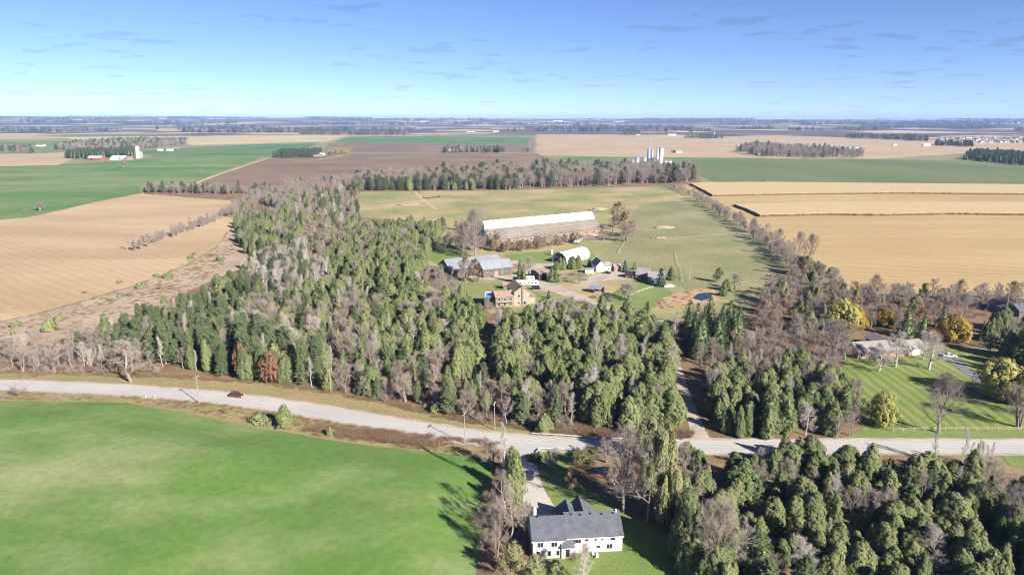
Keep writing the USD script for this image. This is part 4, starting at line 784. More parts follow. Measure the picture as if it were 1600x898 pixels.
scatter('dry_stems', 'rust brown dead stems on the ditch banks and pond edge', 'dead stems', ['dry_stem'], ds)
br = []
for n_, (poly, num, sd) in enumerate([([(-100, 574), (60, 548), (180, 542), (250, 560), (250, 586), (0, 584)], 260, 11), ([(335, 498), (470, 480), (560, 484), (605, 575), (480, 582)], 160, 12), ([(500, 604), (602, 576), (770, 612), (900, 640), (900, 676), (800, 666), (600, 628)], 360, 13),
                                      ([(1092, 566), (1172, 540), (1320, 560), (1310, 600), (1110, 610)], 160, 14), ([(1195, 470), (1240, 428), (1310, 456), (1420, 466), (1600, 470), (1600, 500), (1330, 500), (1200, 535)], 260, 15),
                                      ([(1060, 745), (1180, 712), (1480, 730), (1600, 790), (1600, 890), (1150, 890)], 150, 16), ([(745, 880), (770, 760), (760, 720), (806, 712), (815, 800), (826, 870)], 120, 17), ([(945, 735), (1040, 735), (1075, 830), (1000, 805)], 90, 18), ([(405, 316), (560, 301), (545, 400), (400, 400)], 220, 19)]):
    br += sprinkle(poly, 'bare_shrub', num, .35, .9, sd)
scatter('undergrowth', 'leafless brown undergrowth below the trees', 'undergrowth', ['bare_shrub'], br)
# far woods: each reads as one mass
def mass(px, kinds, step, smin, smax, seed):
    r = np.random.default_rng(seed); w = np.array([G(*p) for p in px]); P = Polygon(w).buffer(0); pr = shapely.prepared.prep(P); x0, y0, x1, y1 = P.bounds; out = []
    n = int(P.area / step ** 2); 
    while n > 0:
        x, y = r.uniform(x0, x1), r.uniform(y0, y1)
        if not pr.contains(Point(x, y)): continue
        n -= 1; k = kinds[r.integers(len(kinds))]; s = r.uniform(smin, smax); out.append((k, int(r.integers(len(VARIANTS[k]))), x, y, s * 1.25, s, r.uniform(0, 6.28), float(hill(np.array(x), np.array(y)))))
    return out
BR, EV = 'bare_tree', 'pine_tree'
far = mass([(556, 298), (560, 285), (640, 279), (830, 268), (900, 268), (1080, 268), (1096, 283), (1060, 287), (960, 290), (800, 295)], [BR] * 9 + [EV], 8.5, 1.1, 1.6, 51)
far += mass([(556, 298), (800, 296.5), (800, 294.5), (556, 295.5)], [EV, 'cedar_tree', EV, BR], 5.5, .9, 1.35, 52)
far += mass([(85, 234), (180, 238), (240, 232), (290, 226), (292, 222), (200, 221), (120, 226)], [BR] * 5 + [EV], 14, 1.1, 1.5, 53) + mass([(100, 247), (140, 249), (215, 244), (215, 240), (130, 243)], [EV, 'spruce_tree'], 9, 1.0, 1.4, 54)
far += mass([(424, 247.5), (490, 246.5), (505, 238), (440, 240)], [EV], 10, .8, 1.0, 55) + mass([(505, 244), (545, 240), (552, 235), (515, 236)], [BR, 'lime_tree', BR], 14, .8, 1.1, 56)
far += mass([(1148, 236), (1180, 244), (1270, 247.5), (1350, 248), (1345, 240), (1240, 233), (1180, 228)], [BR] * 12 + [EV], 13, 1.0, 1.5, 57) + mass([(1505, 250), (1640, 262), (1700, 258), (1640, 248), (1520, 241)], ['spruce_tree', EV], 11, .9, 1.3, 58)
far += mass([(820, 239), (834, 239), (836, 222), (828, 222)], [BR], 18, .9, 1.3, 59) + mass([(690, 239.4), (790, 239.2), (790, 237.5), (690, 237.5)], [EV, BR], 13, .9, 1.3, 60)
far += mass([(465, 211), (640, 212), (640, 207), (470, 207)], [BR, EV], 24, 1.2, 1.7, 61) + mass([(1320, 216), (1450, 222), (1450, 218), (1330, 213)], [BR, EV, EV], 26, 1.2, 1.6, 62)
far += mass([(1460, 228), (1520, 230), (1520, 227), (1460, 226)], [EV], 18, 1.0, 1.4, 63) + mass([(970, 211), (1000, 211), (1000, 208), (972, 208)], ['spruce_tree'], 18, 1.2, 1.6, 64) + mass([(1070, 216), (1130, 217), (1130, 214.5), (1075, 214.5)], ['spruce_tree'], 20, 1.0, 1.4, 65)
far += mass([(0, 237), (50, 240), (60, 236), (0, 232)], [EV, BR, 'bronze_tree'], 20, 1.0, 1.3, 66)
rf = np.random.default_rng(77)
def strips(n, y0, y1, x0, x1, ln, kinds, smin, smax, step):
    out = []
    for _ in range(n):
        px, py = rf.uniform(x0, x1), rf.uniform(y0, y1); a = G(px, py); L = rf.uniform(.4, 1) * ln; Wd = L * rf.uniform(.05, .22); th = rf.normal(0, .25); c_, s_ = math.cos(th), math.sin(th)
        for _k in range(int(L * Wd / step ** 2)):
            u, v = rf.uniform(-.5, .5) * L, rf.uniform(-.5, .5) * Wd; x, y = a[0] + u * c_ - v * s_, a[1] + u * s_ + v * c_; k = kinds[rf.integers(len(kinds))]; s = rf.uniform(smin, smax)
            out.append((k, int(rf.integers(len(VARIANTS[k]))), x, y, s * 1.9, s, rf.uniform(0, 6.28), float(hill(np.array(x), np.array(y)))))
    return out
far += strips(44, 199, 208, -150, 1750, 900, [BR, BR, EV], 1.3, 2.0, 24) + strips(60, 192.5, 199, -150, 1750, 1800, [BR, BR, EV], 1.6, 2.4, 42)
scatter('far_woods', 'brown and dark green woods far off across the fields', 'woods', ['bare_tree', 'pine_tree', 'spruce_tree', 'cedar_tree', 'lime_tree', 'bronze_tree'], far)
print('far', len(far))

# ------------------------------------------------------------------ buildings
M_white = mat('white_paint', (0.60, 0.59, 0.57), c2=(0.54, 0.53, 0.51), scale=0.6, fine=0.04, fine_scale=3, rough=0.6)
M_cloth = mat('white_fabric', (0.68, 0.67, 0.65), c2=(0.62, 0.61, 0.59), scale=0.15, rough=0.6)
M_siding = mat('white_brick', (0.44, 0.43, 0.42), c2=(0.34, 0.33, 0.32), scale=0.5, fine=0.12, fine_scale=4, rough=0.9)
M_shingle = mat('grey_shingles', (0.070, 0.075, 0.094), c2=(0.098, 0.104, 0.125), scale=0.6, fine=0.16, fine_scale=3.5, rough=0.85)
M_shingle_br = mat('brown_shingles', (0.23, 0.165, 0.125), c2=(0.28, 0.205, 0.155), scale=0.5, fine=0.12, fine_scale=3, rough=0.9)
M_shingle_lt = mat('weathered_shingles', (0.25, 0.228, 0.218), c2=(0.195, 0.178, 0.17), scale=0.5, fine=0.12, fine_scale=3, rough=0.9)
M_tan = mat('tan_siding', (0.30, 0.25, 0.20), c2=(0.25, 0.205, 0.165), scale=0.4, rough=0.8, fine=0.06, fine_scale=3)
M_brown = mat('brown_siding', (0.21, 0.165, 0.13), c2=(0.17, 0.13, 0.10), scale=0.4, rough=0.85, fine=0.08, fine_scale=3)
M_brick = mat('red_brick', (0.25, 0.15, 0.11), c2=(0.31, 0.20, 0.15), scale=1.2, rough=0.9, fine=0.15, fine_scale=4)
M_planks = mat('weathered_planks', (0.075, 0.062, 0.056), c2=(0.125, 0.105, 0.095), scale=1.0, stretch=(1, 1, .15), rough=0.9, fine=0.2, fine_scale=3, coord='obj')
M_metal = mat('galvanised_roof', (0.27, 0.285, 0.31), c2=(0.22, 0.235, 0.265), scale=0.25, rough=0.45, metal=0.25, fine=0.10, fine_scale=1, coord='obj', rows=.07, row_scale=.35)
M_metal_w = mat('weathered_metal', (0.150, 0.130, 0.110), c2=(0.195, 0.172, 0.148), scale=0.10, rough=0.7, rows=0.10, row_scale=0.18, row_rot=0.58, coord='obj', fine=0.08, fine_scale=.6)
M_steel = mat('bin_steel', (0.55, 0.57, 0.60), c2=(0.48, 0.50, 0.54), scale=0.3, rough=0.35, metal=0.7)
M_silo = mat('silo_concrete', (0.60, 0.58, 0.54), c2=(0.50, 0.48, 0.45), scale=0.15, rough=0.8)
M_green_p = mat('green_panel', (0.05, 0.15, 0.125), c2=(0.065, 0.18, 0.15), scale=0.3, rough=0.6)
M_bluegreen = mat('blue_green_roof', (0.28, 0.40, 0.38), c2=(0.33, 0.43, 0.42), scale=0.05, rough=0.6)
M_blue_roof = mat('blue_grey_roof', (0.15, 0.20, 0.31), c2=(0.20, 0.25, 0.36), scale=0.3, rough=0.5)
M_navy = mat('navy_roof', (0.025, 0.03, 0.05), c2=(0.04, 0.045, 0.07), scale=0.5, rough=0.35)
M_blue = mat('pool_blue', (0.03, 0.19, 0.52), c2=(0.04, 0.24, 0.60), scale=0.5, rough=0.3)
M_red = mat('barn_red', (0.25, 0.06, 0.05), c2=(0.30, 0.08, 0.065), scale=0.3, rough=0.8)
M_dark = mat('dark_opening', (0.015, 0.014, 0.014), rough=0.9)
M_glass = mat('window_glass', (0.02, 0.025, 0.032), rough=0.06, spec=0.6)
M_wood = mat('fence_wood', (0.42, 0.34, 0.27), c2=(0.33, 0.26, 0.2), scale=2, rough=0.9)
M_pole = mat('pole_wood', (0.30, 0.25, 0.215), c2=(0.24, 0.19, 0.16), scale=2, rough=0.9)
M_rail = mat('guardrail_steel', (0.55, 0.55, 0.54), rough=0.4, metal=0.5)
M_tyre = mat('tyre', (0.02, 0.02, 0.02), rough=0.85)
M_chrome = mat('hub', (0.5, 0.5, 0.5), rough=0.3, metal=0.8)
M_lamp = mat('lamp_lens', (0.75, 0.75, 0.72), rough=0.15)
M_tail = mat('tail_lens', (0.4, 0.02, 0.02), rough=0.2)
def paint(name, c): return usdkit.material(stage, '/World/Looks/' + name, {'p': ('principled_bsdf', {'base_color': c, 'roughness': 0.35, 'metallic': 0.2, 'coat_weight': 0.7, 'coat_roughness': 0.08})}, [], surface='p.BSDF')
P_maroon, P_navy, P_white, P_tred, P_black, P_silver = paint('maroon_paint', (0.16, 0.03, 0.028)), paint('navy_paint', (0.018, 0.026, 0.055)), paint('white_car_paint', (0.75, 0.76, 0.77)), paint('tractor_red', (0.45, 0.03, 0.02)), paint('black_paint', (0.02, 0.02, 0.022)), paint('silver_paint', (0.45, 0.46, 0.48))

def roof_slabs(b, w0, w1, y0, y1, z, rise, over, th=.14, end=.3):
    ym = (y0 + y1) / 2; h = (y1 - y0) / 2; s = rise / h; zo = z - s * over
    b.prism([(y0 - over, zo + .012), (ym, z + rise + .012), (y1 + over, zo + .012), (y1 + over, zo + th), (ym, z + rise + th * 1.15), (y0 - over, zo + th)][::-1], w0 - end, w1 + end, 'x')
def window(root, x, z, w, h, y=0.0, side='front', frame=None, panes=1, nm='window'):
    """a framed window on a wall whose outer face is at y (front, facing -y), or at x on the sides"""
    def bx(a0, a1, d0, d1, z0, z1):
        b = B(); sg = -1 if side in ('front', 'left') else 1; u = sorted((y + sg * d0, y + sg * d1))
        return b.box(a0, a1, u[0], u[1], z0, z1) if side in ('front', 'back') else b.box(u[0], u[1], a0, a1, z0, z1)
    f = bx(x - w / 2, x + w / 2, -.05, .05, z, z + h).put(root, nm, frame or M_white)
    n = panes
    for i in range(n):
        a = x - w / 2 + .07 + i * (w - .07) / n; bx(a, a + (w - .07) / n - .07, .0, .07, z + .08, z + h - .08).put(f, 'pane', M_glass)
    return f
def door(root, x, z, w, h, m, y=0.0, side='front', nm='door'):
    sg = -1 if side in ('front', 'left') else 1; u = sorted((y - sg * .05, y + sg * .06)); b = B()
    (b.box(x - w / 2, x + w / 2, u[0], u[1], z, z + h) if side in ('front', 'back') else b.box(u[0], u[1], x - w / 2, x + w / 2, z, z + h)).put(root, nm, m)
def corner(A, Bp):
    a, b = G(*A), G(*Bp); d = b - a; return a, math.atan2(d[1], d[0]), float(np.hypot(*d))
def gable(name, label, cat, A, Bp=None, w=None, rot=None, dep=8, eh=3, rise=2, wall=None, roof=None, wins=(), side_wins=(), doors=(), over=.4, turn=False, chim=None, group=None, hipped=False, nobuild=False, z0=0.0):
    """front wall base runs from A to Bp in the photograph; the house goes back by dep. turn: the gable faces the front"""
    if Bp is not None: a, rt, L = corner(A, Bp)
    else: a, rt, L = G(*A), 0.0, w
    if rot is not None: rt = rot
    L = w or L; t = thing(name, label, cat, (a[0], a[1], z0), rt, group)
    b = B()
    if not turn:
        b.prism([(0, -.3), (dep, -.3), (dep, eh), (dep / 2, eh + rise), (0, eh)], 0, L, 'x'); b.put(t, 'wall', wall)
        r = B(); roof_slabs(r, 0, L, 0, dep, eh, rise, over); rp = r.put(t, 'roof', roof)
    else:
        b.prism([(0, -.3), (L, -.3), (L, eh), (L / 2, eh + rise), (0, eh)], 0, dep, 'y'); b.put(t, 'wall', wall)
        r = B(); s = rise / (L / 2); zo = eh - s * over
        r.prism([(-over, zo + .012), (-over, zo + .14), (L / 2, eh + rise + .16), (L + over, zo + .14), (L + over, zo + .012), (L / 2, eh + rise + .012)][::-1], -.35, dep + .35, 'y'); rp = r.put(t, 'roof', roof)
    for q in wins: window(t, *q)
    for q in side_wins: window(t, q[0], q[1], q[2], q[3], L if (len(q) > 4 and q[4] == 'right') else 0.0, q[4] if len(q) > 4 else 'left')
    for q in doors: door(t, *q)
    if chim: x, y, s, top = chim; B().box(x - s / 2, x + s / 2, y - s / 2, y + s / 2, eh, top).put(rp, 'chimney', M_brick)
    return t
def arch(name, label, cat, A, Bp, dep, r, wall_h, skin, end, group=None, along='x', doors=()):
    """half round building: the length runs along the front (x) or away from it (y)"""
    a, rt, L = corner(A, Bp); t = thing(name, label, cat, (a[0], a[1], 0), rt, group); wd = dep if along == 'x' else L; ln = L if along == 'x' else dep
    th = np.linspace(0, math.pi, 21); o = [(wd / 2 - wd / 2 * math.cos(x), wall_h + r * math.sin(x)) for x in th]; i_ = [(wd / 2 - (wd / 2 - .12) * math.cos(x), wall_h + (r - .12) * math.sin(x)) for x in th]
    b = B(); b.prism(([(0, -.2)] + o + [(wd, -.2), (wd - .12, -.2)] + i_[::-1] + [(.12, -.2)])[::-1], 0, ln, along); b.put(t, 'roof', skin, 40)
    for k, pos in enumerate((.25, ln - .5)):
        e = B(); e.prism(([(.13, -.2)] + [(wd / 2 - (wd / 2 - .135) * math.cos(x), wall_h + (r - .135) * math.sin(x)) for x in th] + [(wd - .13, -.2)])[::-1], pos, pos + .25, along); e.put(t, 'end_wall', end)
    rb = B()
    for s in np.arange(1, ln, max(2.5, ln / 40)):
        pp = [(wd / 2 - (wd / 2 + .03) * math.cos(x), wall_h + (r + .03) * math.sin(x)) for x in th]; rb.prism((pp + o[::-1])[::-1], s, s + .12, along)
    rb.put(t, 'rib', skin)
    return t, L

# the grey roofed white house at the bottom
a, rt, L = corner((832.6, 873), (974, 866)); 
h = thing('house', 'white two storey house with a long grey shingled roof beside the driveway', 'house', (a[0], a[1], 0), rt)
E, RI, D = 4.5, 2.45, 8.8
B().prism([(0, -.3), (D, -.3), (D, E), (D / 2, E + RI), (0, E)], 0, 6.2, 'x').put(h, 'wall', M_siding)
B().prism([(1.3, -.3), (D - .2, -.3), (D - .2, E), (D / 2, E + RI - .05), (1.3, E - .05)], 6.2, L, 'x').put(h, 'wall', M_siding)
B().box(L, L + .06, 1.3, D - .2, -.3, E - .1).put(h, 'brick_end', M_brick)
r_ = B(); roof_slabs(r_, 0, 6.6, 0, D, E, RI, .45, .18); rf_ = r_.put(h, 'roof', M_shingle)
r_ = B(); roof_slabs(r_, 6.92, L, .55, D + .4, E + .12, RI + .25, .45, .18, .0); r_.put(h, 'roof', M_shingle)
for gx, gw, gy, gr in ((8.4, 5.6, 1.8, 2.3), (11.4, 6.0, 2.6, 2.4)):          # the two gables over the entrance side
    g = B(); s = gr / (gw / 2)
    g.prism([(gx - gw / 2, E - .2), (gx + gw / 2, E - .2), (gx, E + gr - .2)], D - 1, D + gy, 'y'); g.put(h, 'gable_wall', M_siding)
    g = B(); g.prism([(gx - gw / 2 - .35, E - .25 - .35 * s), (gx - gw / 2 - .35, E - .05 - .35 * s), (gx, E + gr + .12), (gx + gw / 2 + .35, E - .05 - .35 * s), (gx + gw / 2 + .35, E - .25 - .35 * s), (gx, E + gr - .1)][::-1], D / 2 + .3, D + gy + .4, 'y'); g.put(h, 'gable_roof', M_shingle)
    B().box(gx - gw / 2 + .1, gx + gw / 2 - .1, D - 1.2, D + gy - .02, -.3, E - .21).put(h, 'gable_wall', M_siding)
B().box(.4, 5.8, D - .1, D + 1.6, -.3, 3.0).put(h, 'garage', M_siding)
B().prism([(D - .1, 3.02), (D + 2.0, 3.02), (D + 2.0, 3.16), (D - .1, 4.3)], .2, 6.0, 'x').put(h, 'garage_roof', M_shingle)
for x0, x1, y0 in ((-.3, 6.58, -.53), (6.95, L, .03)): B().box(x0, x1, y0, y0 + .10, E - .42, E - .22).put(h, 'gutter', M_white)
for x0, y0 in ((.1, -.08), (6.05, -.08), (L - .2, 1.2)): B().box(x0, x0 + .1, y0, y0 + .08, .1, E - .4).put(h, 'downpipe', M_white)
door(h, 3.0, 0, 4.4, 2.4, M_white, D + 1.6, 'back', 'garage_door')
B().box(5.9, 8.4, -.35, 1.4, -.3, 2.6).put(h, 'porch', M_siding)
B().prism([(-.7, 2.62), (1.4, 4.35), (1.4, 4.5), (-.7, 2.76)][::-1], 5.75, 8.6, 'x').put(h, 'porch_roof', M_shingle)
for x, w_ in ((1.55, 1.25), (4.4, 1.25)): window(h, x, 2.65, w_, 1.25, 0.0, 'front', M_white, 2)
for x in (1.1, 3.4, 5.2): window(h, x, .55, .8, 1.3, 0.0)
window(h, 7.2, .3, .95, 2.0, -.35)
window(h, 9.35, 2.35, 1.7, 1.5, 1.3, 'front', M_brick, 3, 'balcony_window')
for x, w_ in ((11.4, .9), (13.3, .55), (14.7, .55), (16.9, 1.1)): window(h, x, 2.7, w_, 1.05, 1.3)
window(h, 13.9, 1.0, .9, .6, 1.3); window(h, 16.3, .7, 1.3, 1.2, 1.3, 'front', None, 2); door(h, 11.1, 0, .95, 2.1, M_brown, 1.3)
for x, y in ((1.3, 4.3), (4.9, 4.5), (8.5, 4.4), (10.4, 4.2), (12.6, 4.4), (15.0, 4.2), (17.4, 4.3)): B().box(x - .2, x + .2, y - .18, y + .18, E + 1.2, E + 2.75 + (y - 4.2) * .5).put(rf_, 'roof_vent', M_dark)
B().box(.9, 1.5, D - 1.6, D - 1.0, E, E + 2.6).put(rf_, 'chimney', M_white); B().cyl((L - .8, 4.6, E + 1.5), (L - .8, 4.6, E + 3.3), .22, .22, 8).put(rf_, 'vent_pipe', M_white)
ca, sa = math.cos(rt), math.sin(rt); loc = lambda x, y: (a[0] + x * ca - y * sa, a[1] + x * sa + y * ca)
for k, (lx, ly) in enumerate([(12.6, .0), (13.4, .3), (13.2, -.7)]):
    t = thing('patio_chair', ['white patio chair by the house back door, nearest the door', 'white patio chair beside the middle of the terrace', 'white patio chair farthest out on the lawn'][k], 'chair', (*loc(lx, ly), 0), rt + k * 1.7)
    B().box(-.25, .25, -.25, .25, .40, .45).put(t, 'seat', M_white); B().box(-.25, .25, .21, .26, .45, .95).put(t, 'backrest', M_white)
    for sx in (-.22, .22):
        for sy in (-.22, .22): B().box(sx - .02, sx + .02, sy - .02, sy + .02, 0, .4).put(t, 'leg', M_white)

# long arena barn: white arched top over a stepped lean-to
a, rt, L = corner((768, 384), (942, 364.5)); t = thing('arena_barn', 'very long barn with white arched roof above three stepped weathered metal bands', 'barn', (a[0], a[1], 0), rt)
EH, WT, RT, WA = 4.0, 10.5, 6.8, 11.0
B().box(0, L, 0.05, WT + WA, -.3, EH).put(t, 'wall', M_brown)
for k in range(3):
    y0, y1 = k * WT / 3, (k + 1) * WT / 3; z0, z1 = EH + k * RT / 3 + .02, EH + (k + 1) * RT / 3 - .35
    B().prism([(y0 - (.5 if k == 0 else .0), z0), (y1, z1), (y1, z1 - .2), (y0 + .2 - (.5 if k == 0 else 0), z0 - .2)], -.3, L + .3, 'x').put(t, 'lean_to_roof', M_metal_w)
    B().box(-.3, L + .3, y1 - .05, y1 + .1, z1 - .3, z1 + .14).put(t, 'ridge_strip', M_wood)
B().prism([(.3, EH), (WT, EH + RT - .8), (WT, EH)][::-1], .05, L - .05, 'x').put(t, 'lean_to_wall', M_shingle_lt)
AH = EH + RT; th = np.linspace(0, math.pi, 17); ar = [(WT + WA / 2 - WA / 2 * math.cos(x), AH + 4.9 * math.sin(x)) for x in th]
B().prism(([(WT + .02, EH + .02)] + ar + [(WT + WA - .02, EH + .02)])[::-1], .6, L - .6, 'x').put(t, 'arched_roof', M_cloth, 40)
for x0 in (.25, L - .55): B().prism(([(WT + .1, EH + .03)] + [(WT + WA / 2 - (WA / 2 + .05) * math.cos(x), AH + 4.95 * math.sin(x)) for x in th] + [(WT + WA - .1, EH + .03)])[::-1], x0, x0 + .3, 'x').put(t, 'arched_end', M_green_p)
for s in np.arange(8, L - 4, 9.5): B().box(s, s + .5, WT + WA / 2 - .25, WT + WA / 2 + .25, AH + 4.8, AH + 5.5).put(t, 'roof_vent', M_white)
for s in np.arange(4, L - 4, 7.5): window(t, s, 1.5, 2.2, 1.2, 0.05)
for y in (2.5, 7.5): door(t, y, 0, 2.6, 3.0, M_dark, 0.0, 'left')
gable('barn', 'long grey barn with a pale galvanised roof', 'barn', (703, 434), (787, 424.5), dep=17, eh=5.0, rise=4.2, wall=M_planks, roof=M_metal, wins=[(6, 1.6, 1.2, 1), (12, 1.6, 1.2, 1), (18, 1.6, 1.2, 1)], side_wins=[(8, 2, 1.4, 1.2)], over=.5, chim=None)
dk = gable('barn', 'dark plank barn with grey metal roof and a painted sign panel', 'barn', (755, 434), (801, 428.5), dep=9.5, eh=5.0, rise=3.6, wall=M_planks, roof=M_metal, wins=[(2.0, 1.7, 1.0, .9), (5, 1.7, 1.0, .9), (12, 1.7, 1.0, .9), (15, 1.7, 1.0, .9)], doors=[(8.4, 0.0, 2.6, 2.9, M_brick)], over=.5)
B().prism([(7.0, 2.95), (9.8, 2.95), (8.4, 4.3)], -.10, -.02, 'y').put(dk, 'sign_panel', M_red)
q, LQ = arch('quonset_barn', 'white half round fabric barn with an open dark doorway', 'barn', (862, 409.3), (885.5, 413), 27, 6.3, .5, M_cloth, M_planks, along='y')
door(q, LQ * .32, 0, 2.6, 3.2, M_dark, .25, 'front'); B().prism(([(.0, -.2)] + [(LQ / 2 - (LQ / 2 + .06) * math.cos(x), .5 + 6.36 * math.sin(x)) for x in th] + [(LQ, -.2), (LQ - .5, -.2)] + [(LQ / 2 - (LQ / 2 - .5) * math.cos(x), .5 + 5.9 * math.sin(x)) for x in th][::-1] + [(.5, -.2)])[::-1], -.12, .2, 'y').put(q, 'green_trim', M_green_p)
gable('shed', 'small open shed with a blue grey roof right of the quonset barn', 'shed', (900, 404.5), w=8, rot=.25, dep=7, eh=3.0, rise=1.0, wall=M_planks, roof=M_blue_roof)
gable('shed', 'dark navy roofed annex leaning on the quonset barn', 'shed', (890, 411.5), w=4.5, rot=.6, dep=5, eh=2.6, rise=1.6, wall=M_planks, roof=M_navy)
gable('run_in_shed', 'dark run-in shed with a tan flat roof behind the spruces', 'shed', (842, 438), (858, 436), dep=9, eh=4.0, rise=.9, wall=M_planks, roof=M_shingle_br, doors=[(2.6, 0, 4.2, 3.2, M_dark)])
gable('shed', 'tan roofed shed between the dark barn and the spruces', 'shed', (799, 420), (812, 419), dep=7, eh=3.0, rise=1.2, wall=M_planks, roof=M_shingle_br)
# brown house, its pool and garage
bh = gable('house', 'tan house with a tall gable front and brown low wing', 'house', (803.5, 478.5), (827, 477), dep=15, eh=7.0, rise=2.6, wall=M_tan, roof=M_shingle_br, turn=True, wins=[(2.4, 4.4, 1.2, 1.4, 0, 'front', None, 2), (2.2, .9, 1.3, 1.3, 0, 'front', None, 2), (5.4, .4, 1.5, 1.9, 0, 'front', None, 2)], over=.5, chim=None)
LB = corner((803.5, 478.5), (827, 477))[2]
B().box(3.8, 4.5, -.5, -.0, -.3, 10.9).put(bh, 'chimney', M_brown)
B().prism([(0, -.3), (9, -.3), (9, 5.2), (4.5, 7.0), (0, 5.2)], -9.2, -.0, 'x').put(bh, 'wing_wall', M_brown); r_ = B(); roof_slabs(r_, -9.2, -.35, 0, 9, 5.2, 1.8, .5); r_.put(bh, 'wing_roof', M_shingle_br)
for x in (-7.6, -4.6, -1.8):
    window(bh, x, 3.2, 1.5, 1.3, 0.0, 'front', None, 2); window(bh, x, .5, 1.3, 1.6, 0.0, 'front', None, 2)
B().box(-9.4, -.3, -1.2, 0, 2.62, 2.75).put(bh, 'balcony', M_wood)
B().prism([(LB * .5, 5.6), (LB + 4.2, 3.6), (LB + 4.2, 3.4), (LB * .5, 5.4)][::-1], 2.5, 13, 'y').put(bh, 'side_roof', M_shingle_br); B().box(LB, LB + 3.8, 3, 12.6, -.3, 3.5).put(bh, 'side_wing', M_tan)
a, rt, L = corner((757, 478), (774.5, 478)); t = thing('pool_enclosure', 'bright blue covered pool on dark decking beside the brown wing', 'pool', (a[0], a[1], 0), rt)
B().box(0, L, 0, 8.5, -.3, 4.3).put(t, 'deck', M_planks); B().box(.5, L - .4, .6, 8.0, 4.3, 4.75).put(t, 'cover', M_blue); B().box(.1, .5, .3, 8.2, 4.3, 4.95).put(t, 'coping', M_white); B().box(.5, L - .1, 8.0, 8.4, 4.3, 4.95).put(t, 'coping', M_white)
for x in np.linspace(.3, L - .3, 6): B().box(x - .05, x + .05, .02, .12, 4.3, 5.2).put(t, 'rail_post', M_wood)
gable('garden_shed', 'low brown shed behind the brown wing roof', 'shed', (786, 452), w=5, rot=-.1, dep=4, eh=2.4, rise=1.2, wall=M_brown, roof=M_shingle_br)
gable('garage', 'white double garage with one solar dark roof slope', 'garage', (932, 424.5), (946, 424), dep=11, eh=3.6, rise=2.9, wall=M_white, roof=M_shingle_lt, turn=True, doors=[(1.9, 0, 2.0, 2.6, M_cloth), (4.3, 0, 2.0, 2.6, M_cloth)], over=.4)
a, rt, L = corner((932, 424.5), (946, 424)); t = thing('solar_panel', 'dark solar panels covering the left garage roof slope', 'solar panel', (a[0], a[1], 0), rt); sl = 2.9 / (L / 2)
for k in range(3):
    for j in range(2):
        u0, u1 = .1 + j * L * .22, .1 + (j + 1) * L * .22 - .08; b = B(); b.prism([(u0, 3.6 + u0 * sl + .24), (u0, 3.6 + u0 * sl + .19), (u1, 3.6 + u1 * sl + .19), (u1, 3.6 + u1 * sl + .24)], .8 + k * 3.1, 3.7 + k * 3.1, 'y'); b.put(t, 'panel', M_navy)
gable('garage_wing', 'white side wing with weathered roof right of the white garage', 'garage', (947, 424), (957, 422.5), dep=7, eh=3.0, rise=1.8, wall=M_white, roof=M_shingle_lt, wins=[(1.8, 1, 1, 1)])
gable('shed', 'small white shed with a flat grey roof left of the white garage', 'shed', (914, 427.5), (928, 427.5), dep=5, eh=2.5, rise=.4, wall=M_white, roof=M_metal, doors=[(3.6, 0, 1.2, 2, M_bluegreen)], wins=[(1.4, 1, 1, .8)])
gable('shed', 'tiny brick shed between the white garage and the bungalow', 'shed', (960, 424), (970, 423.5), dep=4.5, eh=2.4, rise=1.5, wall=M_brick, roof=M_shingle_lt)
bg = gable('bungalow', 'brown brick bungalow with weathered hip roof and stone chimney', 'bungalow', (993, 436.5), (1012, 438), dep=12, eh=3.1, rise=2.6, wall=M_brick, roof=M_shingle_lt, wins=[(2, .9, 1.6, 1.3, 0, 'front', None, 2), (5.5, .9, 1.6, 1.3, 0, 'front', None, 2)], doors=[(3.8, 0, 1, 2.1, M_dark)], chim=(6.2, 7.5, 1.4, 7.0), over=.6)
gable('bungalow_wing', 'blue sided wing of the bungalow behind the blue spruce', 'bungalow', (1012.5, 443), (1038, 444), dep=11, eh=3.0, rise=2.7, wall=M_blue_roof, roof=M_shingle_lt, wins=[(2.5, .9, 1.6, 1.3, 0, 'front', None, 2), (5.5, .9, 1.6, 1.3, 0, 'front', None, 2), (8, .9, 1, 1.3)], over=.6)
gable('breezeway', 'low navy roofed porch left of the bungalow', 'porch', (977, 434), (992, 436), dep=6, eh=2.6, rise=.9, wall=M_brick, roof=M_navy, doors=[(4.6, 0, 1, 2, M_white)])
a, rt, L = corner((921, 456.5), (938, 459.5)); t = thing('shelter', 'open wooden shelter with a pale blue metal roof by the lane', 'shelter', (a[0], a[1], 0), rt); r_ = B(); roof_slabs(r_, 0, L, 0, 5, 2.5, 1.0, .4); r_.put(t, 'roof', M_blue_roof); B().box(.3, L - .3, 4.7, 4.85, -.2, 2.5).put(t, 'back_wall', M_planks)
for x in (.2, L / 2, L - .2):
    for y in (.2, 4.4): B().box(x - .09, x + .09, y - .09, y + .09, -.2, 2.5).put(t, 'post', M_wood)
gable('small_hut', 'tiny white roofed hut at the cedar grove edge', 'hut', (692, 431.5), w=5.5, rot=-.2, dep=4.5, eh=2.0, rise=1.4, wall=M_blue_roof, roof=M_metal)
gable('loafing_shed', 'low white building at the near right corner of the arena barn', 'shed', (897, 378), (911, 377), dep=7, eh=2.6, rise=1.0, wall=M_white, roof=M_metal)
gable('loafing_shed', 'long low grey roofed shelter at the right end of the arena barn', 'shed', (912, 376.5), (940, 375), dep=6, eh=2.0, rise=.8, wall=M_planks, roof=M_metal_w)

